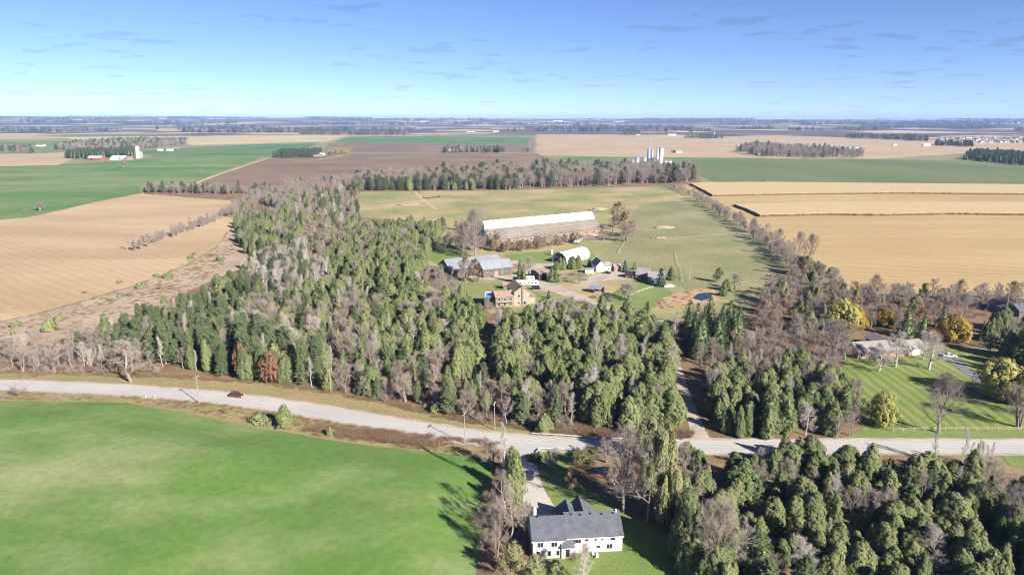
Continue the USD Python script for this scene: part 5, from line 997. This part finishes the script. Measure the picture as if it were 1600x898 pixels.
# ranch house on the right, shadowed house
gable('ranch_house', 'long brick ranch house with grey roof behind the birches', 'house', (1340, 561), (1422, 556), dep=9, eh=2.9, rise=2.4, wall=M_brick, roof=M_shingle_lt, wins=[(2, .9, 1.8, 1.3, 0, 'front', None, 2), (6, .9, 1.6, 1.3, 0, 'front', None, 2), (10, .9, 1.6, 1.3, 0, 'front', None, 2)], doors=[(8, 0, 1, 2.1, M_white)], over=.7)
gable('ranch_gable', 'cross gabled grey roof wing in the middle of the ranch house', 'house', (1374, 549), (1396, 548), dep=9, eh=3.2, rise=1.5, wall=M_tan, roof=M_shingle_lt, turn=True, over=.6)
gable('ranch_garage', 'white trimmed garage at the drive end of the ranch house', 'garage', (1422, 556), (1446, 552), dep=8, eh=2.8, rise=2.0, wall=M_brick, roof=M_shingle_lt, doors=[(3, 0, 4.0, 2.2, M_white)])
gable('house', 'dark roofed house in tree shade below the corn stubble', 'house', (1562, 490), w=14, rot=.1, dep=9, eh=3.2, rise=3.0, wall=M_planks, roof=M_shingle, turn=True, wins=[(4, 1, 1.5, 1.2), (9, 1, 1.5, 1.2)])
gable('barn', 'second dark roof in the shade at the right picture edge', 'barn', (1592, 496), w=14, rot=.1, dep=9, eh=3.0, rise=2.4, wall=M_planks, roof=M_shingle)

# ------------------------------------------------------------------ grain elevator
def cylinder_silo(name, label, px, py, wpx, hpx, m, cap='dome', group=None):
    x, y = G(px, py); f = proj(x, y)[2]; R, H = wpx / f / 2, metres(px, py, hpx); t = thing(name, label, 'silo', (x, y, 0), 0, group)
    B().revolve([(R, -.5), (R, H)], 16).put(t, 'wall', m, 40)
    b = B(); b.revolve([(R + .15, H), (R * .8, H + R * .35), (R * .4, H + R * .55), (.01, H + R * .6)] if cap == 'dome' else [(R + .2, H), (.3, H + R * .6), (.3, H + R * .6 + .5), (.01, H + R * .6 + .5)], 16); b.put(t, 'roof', M_steel, 40)
    for z in np.arange(2, H, max(1.6, H / 14)):
        B().revolve([(R + .01, z - .08), (R + .09, z), (R + .01, z + .08)], 16).put(t, 'hoop', m)
    return t, x, y, R, H
for k, (px, w_, hh, lb) in enumerate([(988.5, 5, 6, 'small steel bin at the left end of the elevator'), (995, 8, 9, 'squat steel grain bin second from the left'), (1006, 9, 9, 'squat steel grain bin in the middle'), (1017.5, 9, 7, 'squat steel grain bin before the tall bins')]):
    cylinder_silo('grain_bin', lb, px, 255.5, w_, hh, M_steel, 'cone')
cylinder_silo('tower_silo', 'tall blue grey steel bin under the elevator leg', 1013, 255, 5.2, 22, M_steel, 'cone'); cylinder_silo('tower_silo', 'second tall steel bin partly behind the first', 1018, 254, 4.5, 20, M_steel, 'cone')
cylinder_silo('tower_silo', 'grey tall silo left of the white concrete silo', 1027, 255, 4.5, 23, M_silo); cylinder_silo('tower_silo', 'white concrete silo tallest at the right', 1032, 256.5, 7.2, 24, M_silo)
x, y = G(1014.5, 255); f = proj(x, y)[2]; H = metres(1014.5, 255, 33); t = thing('elevator_leg', 'lattice grain elevator leg towering over the steel bins', 'elevator', (x, y, 0))
for sx in (-1.2, 1.2):
    for sy in (-1.2, 1.2): B().box(sx - .15, sx + .15, sy - .15, sy + .15, 0, H).put(t, 'mast', M_steel)
b = B()
for z in np.arange(1, H - 2, 3.0):
    b.cyl((-1.2, -1.2, z), (1.2, -1.2, z + 3), .09, .09, 4); b.cyl((1.2, -1.2, z), (-1.2, -1.2, z + 3), .09, .09, 4); b.cyl((-1.2, 1.2, z), (-1.2, -1.2, z + 3), .09, .09, 4)
b.put(t, 'bracing', M_steel); B().box(-1.6, 1.6, -1.6, 1.6, H, H + 2.2).put(t, 'head_house', M_steel)
B().cyl((0, 0, H * .92), (-24, -1, 9), .35, .35, 6).put(t, 'conveyor', M_steel); B().cyl((0, 0, H * .74), (17, -1, H * .72), .3, .3, 6).put(t, 'conveyor', M_steel); B().cyl((0, 0, H), (3.0, 0, H * .62), .25, .25, 6).put(t, 'spout', M_steel)
gable('shed', 'cream low shed right of the white concrete silo', 'shed', (1036, 255.5), w=18, rot=.0, dep=10, eh=4.5, rise=2, wall=M_cloth, roof=M_tan)
gable('shed', 'grey shed at the left foot of the grain bins', 'shed', (982, 255), w=9, rot=.0, dep=10, eh=4.5, rise=2, wall=M_planks, roof=M_metal)
# left farm
gable('barn', 'red barn with green grey roof in front of the dark pines', 'barn', (137, 251), w=32, rot=-.15, dep=14, eh=6, rise=4, wall=M_red, roof=M_bluegreen, doors=[(10, 0, 4, 4, M_dark)])
gable('barn', 'smaller bright red shed right of the green roofed red barn', 'barn', (152, 250.5), w=14, rot=.0, dep=10, eh=4.5, rise=3, wall=M_red, roof=M_red)
gable('barn', 'broad barn with pale blue green roof', 'barn', (172, 250.5), w=30, rot=-.1, dep=22, eh=5, rise=5, wall=M_cloth, roof=M_bluegreen)
gable('barn', 'brick red low barn joined to the pale blue green roof', 'barn', (184, 250.5), w=26, rot=-.05, dep=16, eh=5, rise=3.5, wall=M_brick, roof=M_metal)
cylinder_silo('tower_silo', 'tall white silo of the red farm', 216, 247.5, 6, 18, M_silo); cylinder_silo('tower_silo', 'shorter silo with dark steel sides next to the white silo', 221, 246, 5, 8, M_steel)
for (px, py, w_, lb, wl, rf2) in [(260, 236, 22, 'white farmhouse with grey barn roof right of the long pale wood', M_white, M_metal), (270, 235, 30, 'long grey roofed farm shed beside that white farmhouse', M_planks, M_metal), (246, 236.5, 18, 'pale low shed along the far green field', M_white, M_tan),
                                  (490, 247.5, 25, 'grey barn with white metal roof beside the conifer block', M_planks, M_metal), (500, 243, 16, 'white house behind the pale willows near the conifer block', M_white, M_shingle_lt), (56, 229, 34, 'white roofed house in the far left green field', M_white, M_metal), (20, 236, 18, 'brown house among trees at the left edge', M_brick, M_shingle_br),
                                  (700, 236, 30, 'white and rust shed on the strip between ploughed fields', M_white, M_brick), (712, 234, 26, 'red brick house on the strip between ploughed fields', M_brick, M_shingle_br), (487, 209, 60, 'white building in the far pine wood', M_white, M_metal), (994, 211.5, 30, 'dark roofed farmhouse alone in the tan field', M_white, M_shingle),
                                  (1012, 211, 26, 'low shed right of the lone farmhouse in the tan field', M_planks, M_shingle), (1044, 212, 60, 'white row of sheds along the tan field ridge', M_white, M_metal), (1056, 239, 22, 'grey house with lawn in the tan field right of the silos', M_white, M_shingle_lt), (1050, 238.8, 14, 'dark garage beside that grey house', M_planks, M_shingle),
                                  (1326, 233, 40, 'white and blue barn beside dark trees in the right tan field', M_white, M_metal), (1345, 233, 20, 'red end barn touching the white and blue barn', M_red, M_brick), (1443, 228, 34, 'green roofed pale house behind dark trees on the right', M_cloth, M_bluegreen), (1395, 227.5, 20, 'white house among far trees on the right', M_white, M_metal), (1000, 200.5, 120, 'long white shed on the far tan ridge', M_white, M_metal), (880, 200, 90, 'white glasshouse block beyond the tan field', M_white, M_cloth), (730, 207, 70, 'white farm buildings on the far green ridge', M_white, M_metal), (770, 206.5, 60, 'pale farm sheds right of the far green ridge buildings', M_white, M_tan)]:
    x, y = G(px, py); gable('farm_building', lb, 'building', (px, py), w=w_ * .75, rot=.05, dep=min(12, w_ * .4), eh=4.5 if w_ < 50 else 8, rise=3, wall=wl, roof=rf2, wins=[(w_ * .12, 1.2, 2.0, 1.6), (w_ * .4, 1.2, 2.0, 1.6), (w_ * .62, 1.2, 2.0, 1.6)], doors=[(w_ * .25, 0, 1.6, 2.6, M_dark)])
x, y = G(1086, 209); cylinder_silo('tower_silo', 'white silo alone on the far ridge farm', 1116, 212, 2.0, 5.5, M_silo); cylinder_silo('water_tower', 'pale water tower far off on the left', 267, 200, 1.6, 5, M_silo)
rh = np.random.default_rng(5)
def small_house(root, w_, d_, wl, rf2):
    B().prism([(0, 0), (d_, 0), (d_, 5.4), (d_ / 2, 8), (0, 5.4)], -w_ / 2, w_ / 2, 'x').put(root, 'wall', wl); b = B(); roof_slabs(b, -w_ / 2, w_ / 2, 0, d_, 5.4, 2.6, .4); b.put(root, 'roof', rf2)
    B().box(-w_ * .32, -w_ * .05, -.06, .05, 1, 2.4).put(root, 'window', M_glass); B().box(w_ * .05, w_ * .35, -.06, .05, 0, 2.4).put(root, 'door', M_white)
for k, (wl, rf2) in enumerate([(M_white, M_shingle_lt), (M_tan, M_shingle_br), (M_siding, M_shingle), (M_brick, M_shingle_lt)]):
    root = UsdGeom.Xform.Define(stage, f'/World/plants/small_house_{k:03d}'); small_house(root.GetPrim(), 13, 11, wl, rf2)
for k in range(150):
    px = rh.uniform(1470, 1640); py = 216 + rh.integers(0, 6) * 1.35 + rh.normal(0, .12) - (px < 1500) * .5; x, y = G(px, py)
    t = UsdGeom.Xform.Define(stage, numbered('/World', 'suburban_house')); p = t.GetPrim(); t.AddTranslateOp().Set(Gf.Vec3d(x, y, 0)); t.AddRotateZOp().Set(float(rh.normal(0, 25))); t.AddScaleOp().Set(Gf.Vec3f(1.0, 1.0, 0.9))
    p.GetReferences().AddInternalReference(f'/World/plants/small_house_{rh.integers(4):03d}'); p.SetInstanceable(True); tag(p, 'small house in the far suburb behind the right tan field', 'house', 'small houses in the far suburb behind the right tan field')
root = UsdGeom.Xform.Define(stage, '/World/plants/far_hall_000'); B().box(-60, 60, 0, 60, -6, 12).put(root.GetPrim(), 'wall', M_white); B().box(-61, 61, -1, 61, 12, 13).put(root.GetPrim(), 'roof', M_cloth)
for k in range(46):
    px, py = (rh.uniform(-50, 1650), rh.uniform(191, 199)) if k > 18 else (rh.choice([880, 1000, 1030, 1410, 1440, 620, 300]) + rh.normal(0, 22), rh.uniform(192, 197)); x, y = G(px, py); z = float(hill(np.array(x), np.array(y)))
    t = UsdGeom.Xform.Define(stage, numbered('/World', 'far_hall')); p = t.GetPrim(); t.AddTranslateOp().Set(Gf.Vec3d(x, y, z)); t.AddRotateZOp().Set(float(rh.normal(0, 20))); s = rh.uniform(.35, .9); t.AddScaleOp().Set(Gf.Vec3f(s * 1.6, s, s * .7))
    p.GetReferences().AddInternalReference('/World/plants/far_hall_000'); p.SetInstanceable(True); tag(p, 'white hall scattered in the distant blue countryside', 'building', 'white halls scattered in the distant blue countryside')

# ------------------------------------------------------------------ vehicles
def car(name, label, px, py, rot, body, L=4.6, Wd=1.85, H=1.5, kind='car', cat='car'):
    x, y = G(px, py); t = thing(name, label, cat, (x, y, .14), rot); h2 = Wd / 2
    lower = [(-L / 2, .35), (-L / 2 + .1, .28), (L / 2 - .1, .28), (L / 2, .38), (L / 2, .62), (L / 2 - .25, .78), (L * .22, .90), (-L * .42, .95), (-L / 2, .88)]
    if kind == 'suv': cab = [(L * .20, .88), (L * .06, H), (-L * .36, H + .02), (-L * .46, .92)]
    elif kind == 'van': cab = [(L * .36, .86), (L * .24, H), (-L * .48, H), (-L * .49, .9)]
    else: cab = [(L * .20, .88), (L * .04, H), (-L * .22, H), (-L * .40, .92)]
    b = B(); b.prism(lower, -h2, h2, 'y'); body_p = b.put(t, 'body', body)
    c = np.array(cab); ctr = c.mean(0); b = B(); b.prism([tuple(q) for q in cab], -h2 * .84, h2 * .84, 'y'); b.put(t, 'windows', M_glass)
    rr = [(cab[1][0] + .05, H - .04), (cab[1][0] - .02, H + .05), (cab[2][0] + .02, H + .06), (cab[2][0] - .06, H - .04)]; b = B(); b.prism(rr[::-1], -h2 * .86, h2 * .86, 'y'); b.put(t, 'roof', body)
    for px_ in (cab[1][0] - L * .17, cab[2][0] + .12): B().box(px_ - .06, px_ + .06, -h2 * .855, h2 * .855, .85, H - .03).put(t, 'pillar', body)
    for sx in (-L * .31, L * .31):
        for sy in (-h2 + .08, h2 - .08):
            w_ = B(); w_.cyl((sx, sy - .12, .33), (sx, sy + .12, .33), .33, .33, 14); wp = w_.put(t, 'wheel', M_tyre); e = B(); e.cyl((sx, sy - .13, .33), (sx, sy + .13, .33), .19, .19, 10); e.put(wp, 'rim', M_chrome)
    for sy in (-h2 * .68, h2 * .68):
        B().box(L / 2 - .12, L / 2 + .015, sy - .2, sy + .2, .58, .72).put(t, 'headlight', M_lamp); B().box(-L / 2 - .015, -L / 2 + .1, sy - .2, sy + .2, .68, .86).put(t, 'tail_light', M_tail)
    return t
car('car', 'maroon hatchback driving on the road above the wheat', 370, 620, math.radians(-13), P_maroon, kind='suv', H=1.55)
car('car', 'dark navy car parked on the pale driveway', 828, 745, math.radians(86), P_navy, kind='suv', H=1.6)
car('car', 'white car parked on the asphalt drive by the ranch house', 1484, 558, math.radians(-20), P_white)
car('car', 'white van half hidden by the birches at the ranch house', 1424, 545, math.radians(-10), P_white, kind='van', H=1.9)
car('car', 'black car parked before the white garage', 949, 427.5, math.radians(-15), P_black)
car('car', 'dark van parked right of the white caravans', 838, 452, math.radians(-5), P_black, kind='van', H=2.0, L=5)
def caravan(px, py, rot, L, label):
    x, y = G(px, py); t = thing('caravan', label, 'caravan', (x, y, .06), rot); prof = [(-L / 2, .55), (L / 2, .55), (L / 2 + .25, 1.2), (L / 2 - .1, 2.8), (-L / 2 + .1, 2.85), (-L / 2, 2.4)]
    B().prism(prof, -1.2, 1.2, 'y').put(t, 'body', M_cloth)
    for q in np.linspace(-L * .35, L * .32, 3): B().box(q - .45, q + .45, -1.24, -1.1, 1.5, 2.2).put(t, 'window', M_glass)
    B().box(-.1, .5, -1.23, -1.1, .6, 2.4).put(t, 'door', M_white); B().box(L / 2, L / 2 + 1.1, -.06, .06, .5, .6).put(t, 'drawbar', M_steel)
    B().box(-.35, .35, -.35, .35, 2.8, 3.05).put(t, 'roof_vent', M_white)
    for sy in (-1.1, 1.1):
        b = B(); b.cyl((-.4, sy - .1, .34), (-.4, sy + .1, .34), .34, .34, 12); b.put(t, 'wheel', M_tyre)
caravan(812, 440, -.05, 7.5, 'white caravan, leftmost behind the tan gable house'); caravan(825, 439, .0, 7.0, 'white caravan farthest from the tan gable house'); caravan(832, 446, -.1, 6.0, 'white caravan at the right of the parked row'); caravan(813, 446, .1, 6.5, 'white caravan closest to the tan gable roof')
# tractor with an implement, cows, heaps
x, y = G(1194, 285.4); t = thing('tractor', 'red tractor on the edge of the dull green field', 'tractor', (x, y, .08), .1)
B().box(-.6, 2.2, -.55, .55, 1.0, 2.0).put(t, 'bonnet', P_tred); cbp = B().box(-2.0, -.5, -.85, .85, 1.2, 3.3).put(t, 'cab', M_glass); B().box(-2.1, -.4, -.95, .95, 3.3, 3.5).put(cbp, 'roof', P_tred); B().cyl((1.4, .4, 2), (1.4, .4, 3.2), .07, .07, 6).put(t, 'exhaust', M_dark)
for sx, r2 in ((-1.4, 1.0), (1.7, .7)):
    for sy in (-1.1, 1.1): bb = B(); bb.cyl((sx, sy - .3, r2), (sx, sy + .3, r2), r2, r2, 14); wp = bb.put(t, 'wheel', M_tyre); bb = B(); bb.cyl((sx, sy - .31, r2), (sx, sy + .31, r2), r2 * .5, r2 * .5, 10); bb.put(wp, 'rim', P_tred)
t = thing('seed_drill', 'dark farm implement hitched behind the red tractor', 'farm implement', (x - 6, y - .6, .08), .1); B().box(-2.5, 2.0, -2.2, 2.2, .9, 1.7).put(t, 'hopper', P_black); B().box(2.0, 3.6, -.1, .1, .7, .9).put(t, 'drawbar', M_steel)
for sy in (-2.0, 2.0): bb = B(); bb.cyl((-.5, sy - .2, .6), (-.5, sy + .2, .6), .6, .6, 12); bb.put(t, 'wheel', M_tyre)
import manifold3d as m3
def hull(pts):
    ss = [m3.Manifold.sphere(r, 10).translate(p) for *p, r in pts]; out = []
    return ss
def cow_mesh(r):
    J = lambda *q: m3.Manifold.batch_hull([m3.Manifold.sphere(p[3], 10).translate(p[:3]) for p in q])
    down = r.uniform() < .6; hd = (1.25, 0, .55, .13) if down else (1.45, 0, 1.5, .15); parts = [J((-.75, 0, 1.12, .34), (-.1, 0, 1.02, .42), (.55, 0, 1.10, .36)), J((.6, 0, 1.25, .28), (1.05, 0, .95 if down else 1.4, .18)), J((1.0, 0, .95 if down else 1.42, .17), hd, (hd[0] + .22, 0, hd[2] - .18, .09))]
    for sx in (-.75, .55):
        for sy in (-.2, .2): k = (sx - (.10 if sx < 0 else -.03), sy, .62, .10); parts += [J((sx, sy, 1.0, .2), k), J(k, (sx, sy, .05, .065))]
    for sy in (-1, 1): parts.append(J((hd[0] - .1, sy * .12, hd[2] + .12, .04), (hd[0] - .16, sy * .26, hd[2] + .10, .03)))
    parts.append(J((-1.08, 0, 1.3, .05), (-1.14, 0, .6, .04)))
    return m3.Manifold.batch_boolean(parts, m3.OpType.Add)
M_cow = mat('black_hide', (0.022, 0.019, 0.018), rough=0.7)
for k, (px, py) in enumerate([(661.5, 310), (664, 310.6), (667, 310.2), (670.5, 310.8), (674, 310), (677, 309.4), (680, 309.8), (684, 308.6), (686.5, 308.2)]):
    x, y = G(px, py); t = thing('cow', 'black cow grazing with the small herd on the pasture', 'cow', (x, y, .03), 1.3 * k, 'black cows grazing in a small herd on the pasture'); put(t, 'body', cow_mesh(np.random.default_rng(k)), M_cow, 50)
def heap(name, label, px, py, rx, ry, hz, m, seed):
    x, y = G(px, py); ico = trimesh.creation.icosphere(4, 1.0); v = ico.vertices.copy(); n = vnoise(v * 2.2 + seed, 3)[:, None] * .5 + vnoise(v * 6 + seed, 4)[:, None] * .25; v = v * (.65 + n); v = v * [rx, ry, hz]; v[:, 2] = np.maximum(v[:, 2], -.2)
    t = put(None, name, (v + [x, y, .02], ico.faces), m, True); tag(t, label, 'heap')
M_soil = mat('tan_soil', (0.33, 0.255, 0.17), c2=(0.24, 0.18, 0.12), scale=.8, rough=.95, fine=.2, fine_scale=3)
heap('soil_heap', 'tan soil heap in the paddock, the farther one', 1038, 356, 8, 4, 1.8, M_soil, 1); heap('soil_heap', 'tan soil heap in the paddock, the nearer low one', 1030, 372, 6, 2.5, .9, M_soil, 2); heap('manure_heap', 'brown heap behind the right end of the arena barn', 935, 328, 9, 5, 2.2, M_soil, 3); heap('soil_heap', 'dark scrape heap in the far pasture', 640, 320, 14, 6, 1.5, M_soil, 4)
for k, (px, py, c) in enumerate([(922, 371, P_tred), (928, 370, P_silver), (934, 369, P_tred)]):
    x, y = G(px, py); t = thing('farm_trailer', ['red hay wagon left in the barn yard', 'silver trailer in the barn yard between two red ones', 'red hay wagon nearest the barn yard bush'][k], 'trailer', (x, y, .03), .2 * k); B().box(-2.6, 2.6, -1.1, 1.1, .8, 1.0).put(t, 'bed', M_wood); B().box(-2.6, 2.6, -1.1, -1.0, 1.0, 1.8).put(t, 'side', c); B().box(-2.6, 2.6, 1.0, 1.1, 1.0, 1.8).put(t, 'side', c); B().box(2.6, 4.0, -.06, .06, .6, .7).put(t, 'drawbar', M_steel)
    for sx in (-1.7, 1.7):
        for sy in (-1.0, 1.0): bb = B(); bb.cyl((sx, sy - .12, .4), (sx, sy + .12, .4), .4, .4, 12); bb.put(t, 'wheel', M_tyre)

# ------------------------------------------------------------------ standing corn
M_corn = leaf_mat('dry_corn', (0.20, 0.125, 0.06), (0.27, 0.18, 0.09), .1)
M_corn3 = mat('corn_stalks', (0.15, 0.09, 0.045), c2=(0.20, 0.125, 0.06), scale=1.0, rough=.95)
M_corn2 = mat('corn_block', (0.42, 0.325, 0.18), c2=(0.36, 0.27, 0.145), scale=0.35, stretch=(.3, 1.2, 1), fine=.2, fine_scale=.9, rough=.95)
def corn(px, label, seed):
    w = ragged(np.array([G(*p) for p in px]), .35, seed, 3.0); P = Polygon(w).buffer(0); m = trimesh.creation.extrude_polygon(P, 2.05, engine='earcut'); t = thing('standing_corn', label, 'corn'); put(t, 'stalks', m, M_corn3); m = trimesh.creation.extrude_polygon(P.buffer(.12), .3, engine='earcut'); m.apply_translation((0, 0, 2.06)); put(t, 'tassel_canopy', m, M_corn2)
    r = np.random.default_rng(seed); e = np.array(P.exterior.coords); d = np.concatenate([[0], np.cumsum(np.linalg.norm(np.diff(e, axis=0), axis=1))]); n = int(d[-1] / .16); s = r.uniform(0, d[-1], n); b = np.column_stack([np.interp(s, d, e[:, 0]), np.interp(s, d, e[:, 1]), r.uniform(0, 1.0, n)]); b[:, :2] += r.normal(0, .25, (n, 2))
    o = B(); v, f = blades(b, unit(np.column_stack([r.normal(0, .3, (n, 2)), np.ones(n)])), r.uniform(.8, 1.5, n), .28, r); o.add(v, f); p = o.put(t, 'edge_stalks', M_corn); tag(p, kind='stuff')
corn([(1078, 288.8), (1100, 287.2), (1200, 286.6), (1600, 290.6), (1800, 294), (1850, 308), (1600, 304.6), (1400, 303), (1250, 304.5), (1113, 307), (1095, 297)], 'far strip of standing dry corn below the dull green field', 61)
corn([(1146, 322), (1300, 318.5), (1600, 319), (1800, 322), (1860, 340), (1600, 337), (1480, 335.5), (1380, 337.5), (1290, 336.5), (1187, 339), (1168, 330)], 'nearer strip of standing dry corn across the stubble', 62)

# ------------------------------------------------------------------ fences, guardrails, poles, signs
def rail_fence(name, label, px, step, ht, rails, m, pw=.07):
    w = spline(px, 6); d = np.concatenate([[0], np.cumsum(np.linalg.norm(np.diff(w, axis=0), axis=1))]); n = max(2, int(d[-1] / step) + 1); s = np.linspace(0, d[-1], n); q = np.column_stack([np.interp(s, d, w[:, 0]), np.interp(s, d, w[:, 1])]); o = q[0]
    t = thing(name, label, 'fence', (o[0], o[1], .03)); q = q - o
    for p in q: B().box(p[0] - pw, p[0] + pw, p[1] - pw, p[1] + pw, -.3, ht).put(t, 'post', m)
    for z in rails:
        for p0, p1 in zip(q[:-1], q[1:]): B().cyl((*p0, z), (*p1, z), pw * .55, pw * .55, 4).put(t, 'rail', m)
rail_fence('rail_fence', 'grey wooden rail fence along the mown lawn and verge', [(1395, 674), (1450, 673), (1520, 672.5), (1600, 672.5), (1660, 673)], 3.0, 1.25, (.45, .8, 1.1), M_wood)
rail_fence('paddock_fence', 'white rail fence round the bungalow lawn', [(985, 462), (997, 457), (1012, 452), (1020, 450)], 2.4, 1.2, (.5, 1.0), M_white)
rail_fence('pasture_fence', 'pale fence running up the paddock behind the bungalow', [(1066, 440), (1064, 425), (1058, 410), (1055, 396)], 6, 1.2, (1.0,), M_wood, .12)
rail_fence('pasture_fence', 'pale fence crossing the upper pasture above the arena barn', [(720, 304), (800, 310), (850, 322), (880, 329)], 9, 1.3, (1.1,), M_wood, .13)
rail_fence('pasture_fence', 'pale fence along the top of the green paddock', [(985, 350), (1030, 374), (1100, 370), (1165, 366)], 8, 1.2, (1.0,), M_wood, .12)
rail_fence('pasture_fence', 'short pale fence behind the white garage', [(966, 396), (972, 386), (977, 378)], 5, 1.2, (1.0,), M_wood, .12)
def guard(label, px):
    w = spline(px, 8); d = np.concatenate([[0], np.cumsum(np.linalg.norm(np.diff(w, axis=0), axis=1))]); n = int(d[-1] / 2) + 1; s = np.linspace(0, d[-1], n); q = np.column_stack([np.interp(s, d, w[:, 0]), np.interp(s, d, w[:, 1])]); o = q[0]; t = thing('guardrail', label, 'guardrail', (o[0], o[1], .05)); q = q - o
    for p in q: B().box(p[0] - .08, p[0] + .08, p[1] - .08, p[1] + .08, -.2, .75).put(t, 'post', M_wood)
    for p0, p1 in zip(q[:-1], q[1:]):
        u = unit((p1 - p0)[None])[0]; b = B()
        for z in (.50, .68): b.cyl((*(p0 - .12 * np.array([-u[1], u[0]])), z), (*(p1 - .12 * np.array([-u[1], u[0]])), z), .09, .09, 5)
        b.put(t, 'beam', M_rail)
guard('long guardrail on the far side of the road by the cedars', [(832, 679), (880, 682), (940, 686), (1000, 688), (1060, 690)]); guard('guardrail on the near side of the road above the stream', [(838, 708), (843, 703), (870, 703.5), (900, 705), (950, 706.5), (985, 707)])
def pole(label, px, py, h=9.5, arm=True, rot=0.0):
    x, y = G(px, py); t = thing('utility_pole', label, 'utility pole', (x, y, 0), rot); B().cyl((0, 0, -.4), (0, 0, h), .16, .11, 8).put(t, 'pole', M_pole)
    if arm:
        B().box(-1.1, 1.1, -.07, .07, h - .7, h - .55).put(t, 'crossarm', M_pole)
        for xx in (-1, 0, 1): B().cyl((xx, 0, h - .55), (xx, 0, h - .3), .05, .04, 6).put(t, 'insulator', M_lamp)
    return np.array([x, y, h])
pp = [pole('utility pole standing behind the maroon car', 311, 630, 9.5, True, 1.2), pole('utility pole before the road junction hedge', 726, 693, 9.5, True, 1.2), pole('utility pole near the far verge by the russet oaks', 517, 613, 8.5, True, 1.2)]
pole('tall white pole beside the shadowed house', 1571, 492, 12, False); pole('second pole at the right picture edge near the shadowed house', 1591, 500, 11, True); pole('utility pole at the lane bend by the farm', 773, 672, 9, True, 1.2)
x, y = G(245, 622); 
for k, (px, py, lb) in enumerate([(242, 622, 'white marker post at the road edge above the wheat'), (228, 621, 'second white marker post at the road edge, the left one')]):
    x, y = G(px, py); t = thing('marker_post', lb, 'marker post', (x, y, .03)); B().box(-.08, .08, -.05, .05, -.2, 1.1).put(t, 'post', M_white); B().box(-.085, .085, -.06, -.045, .85, 1.0).put(t, 'reflector', M_tail)
x, y = G(862, 398); t = thing('feed_tank', 'small white tank on the grass left of the quonset barn', 'tank', (x, y, 0)); B().cyl((0, 0, .6), (0, 0, 3.2), .9, .9, 12).put(t, 'tank', M_white, 40)
for q in range(4): B().box(.5 * (-1) ** q - .06, .5 * (-1) ** q + .06, (.5 if q < 2 else -.5) - .06, (.5 if q < 2 else -.5) + .06, 0, .62).put(t, 'leg', M_steel)
x, y = G(1044, 449); t = thing('deck', 'white deck at the right end of the bungalow', 'deck', (x, y, 0), .05); B().box(-2, 3.5, 0, 5, .3, .6).put(t, 'platform', M_white)
for xx in np.arange(-2, 3.6, 1.1): B().box(xx - .05, xx + .05, -.02, .06, .0, 1.5).put(t, 'rail_post', M_white)

# ------------------------------------------------------------------ haze
HX, HY0, HY1, HT = 27000, -4000, 27000, 185.0
M_haze = usdkit.material(stage, '/World/Looks/haze', {'v': ('principled_volume', {'color': (0.36, 0.55, 1.0), 'density': 4.6e-5, 'anisotropy': 0.0})}, [], volume='v.volume')
b = B(); b.box(-HX, HX, HX * -1, HX, -1.0, HT); tag(b.put(None, 'haze', M_haze), 'pale blue haze over the whole countryside', 'haze', kind='stuff')
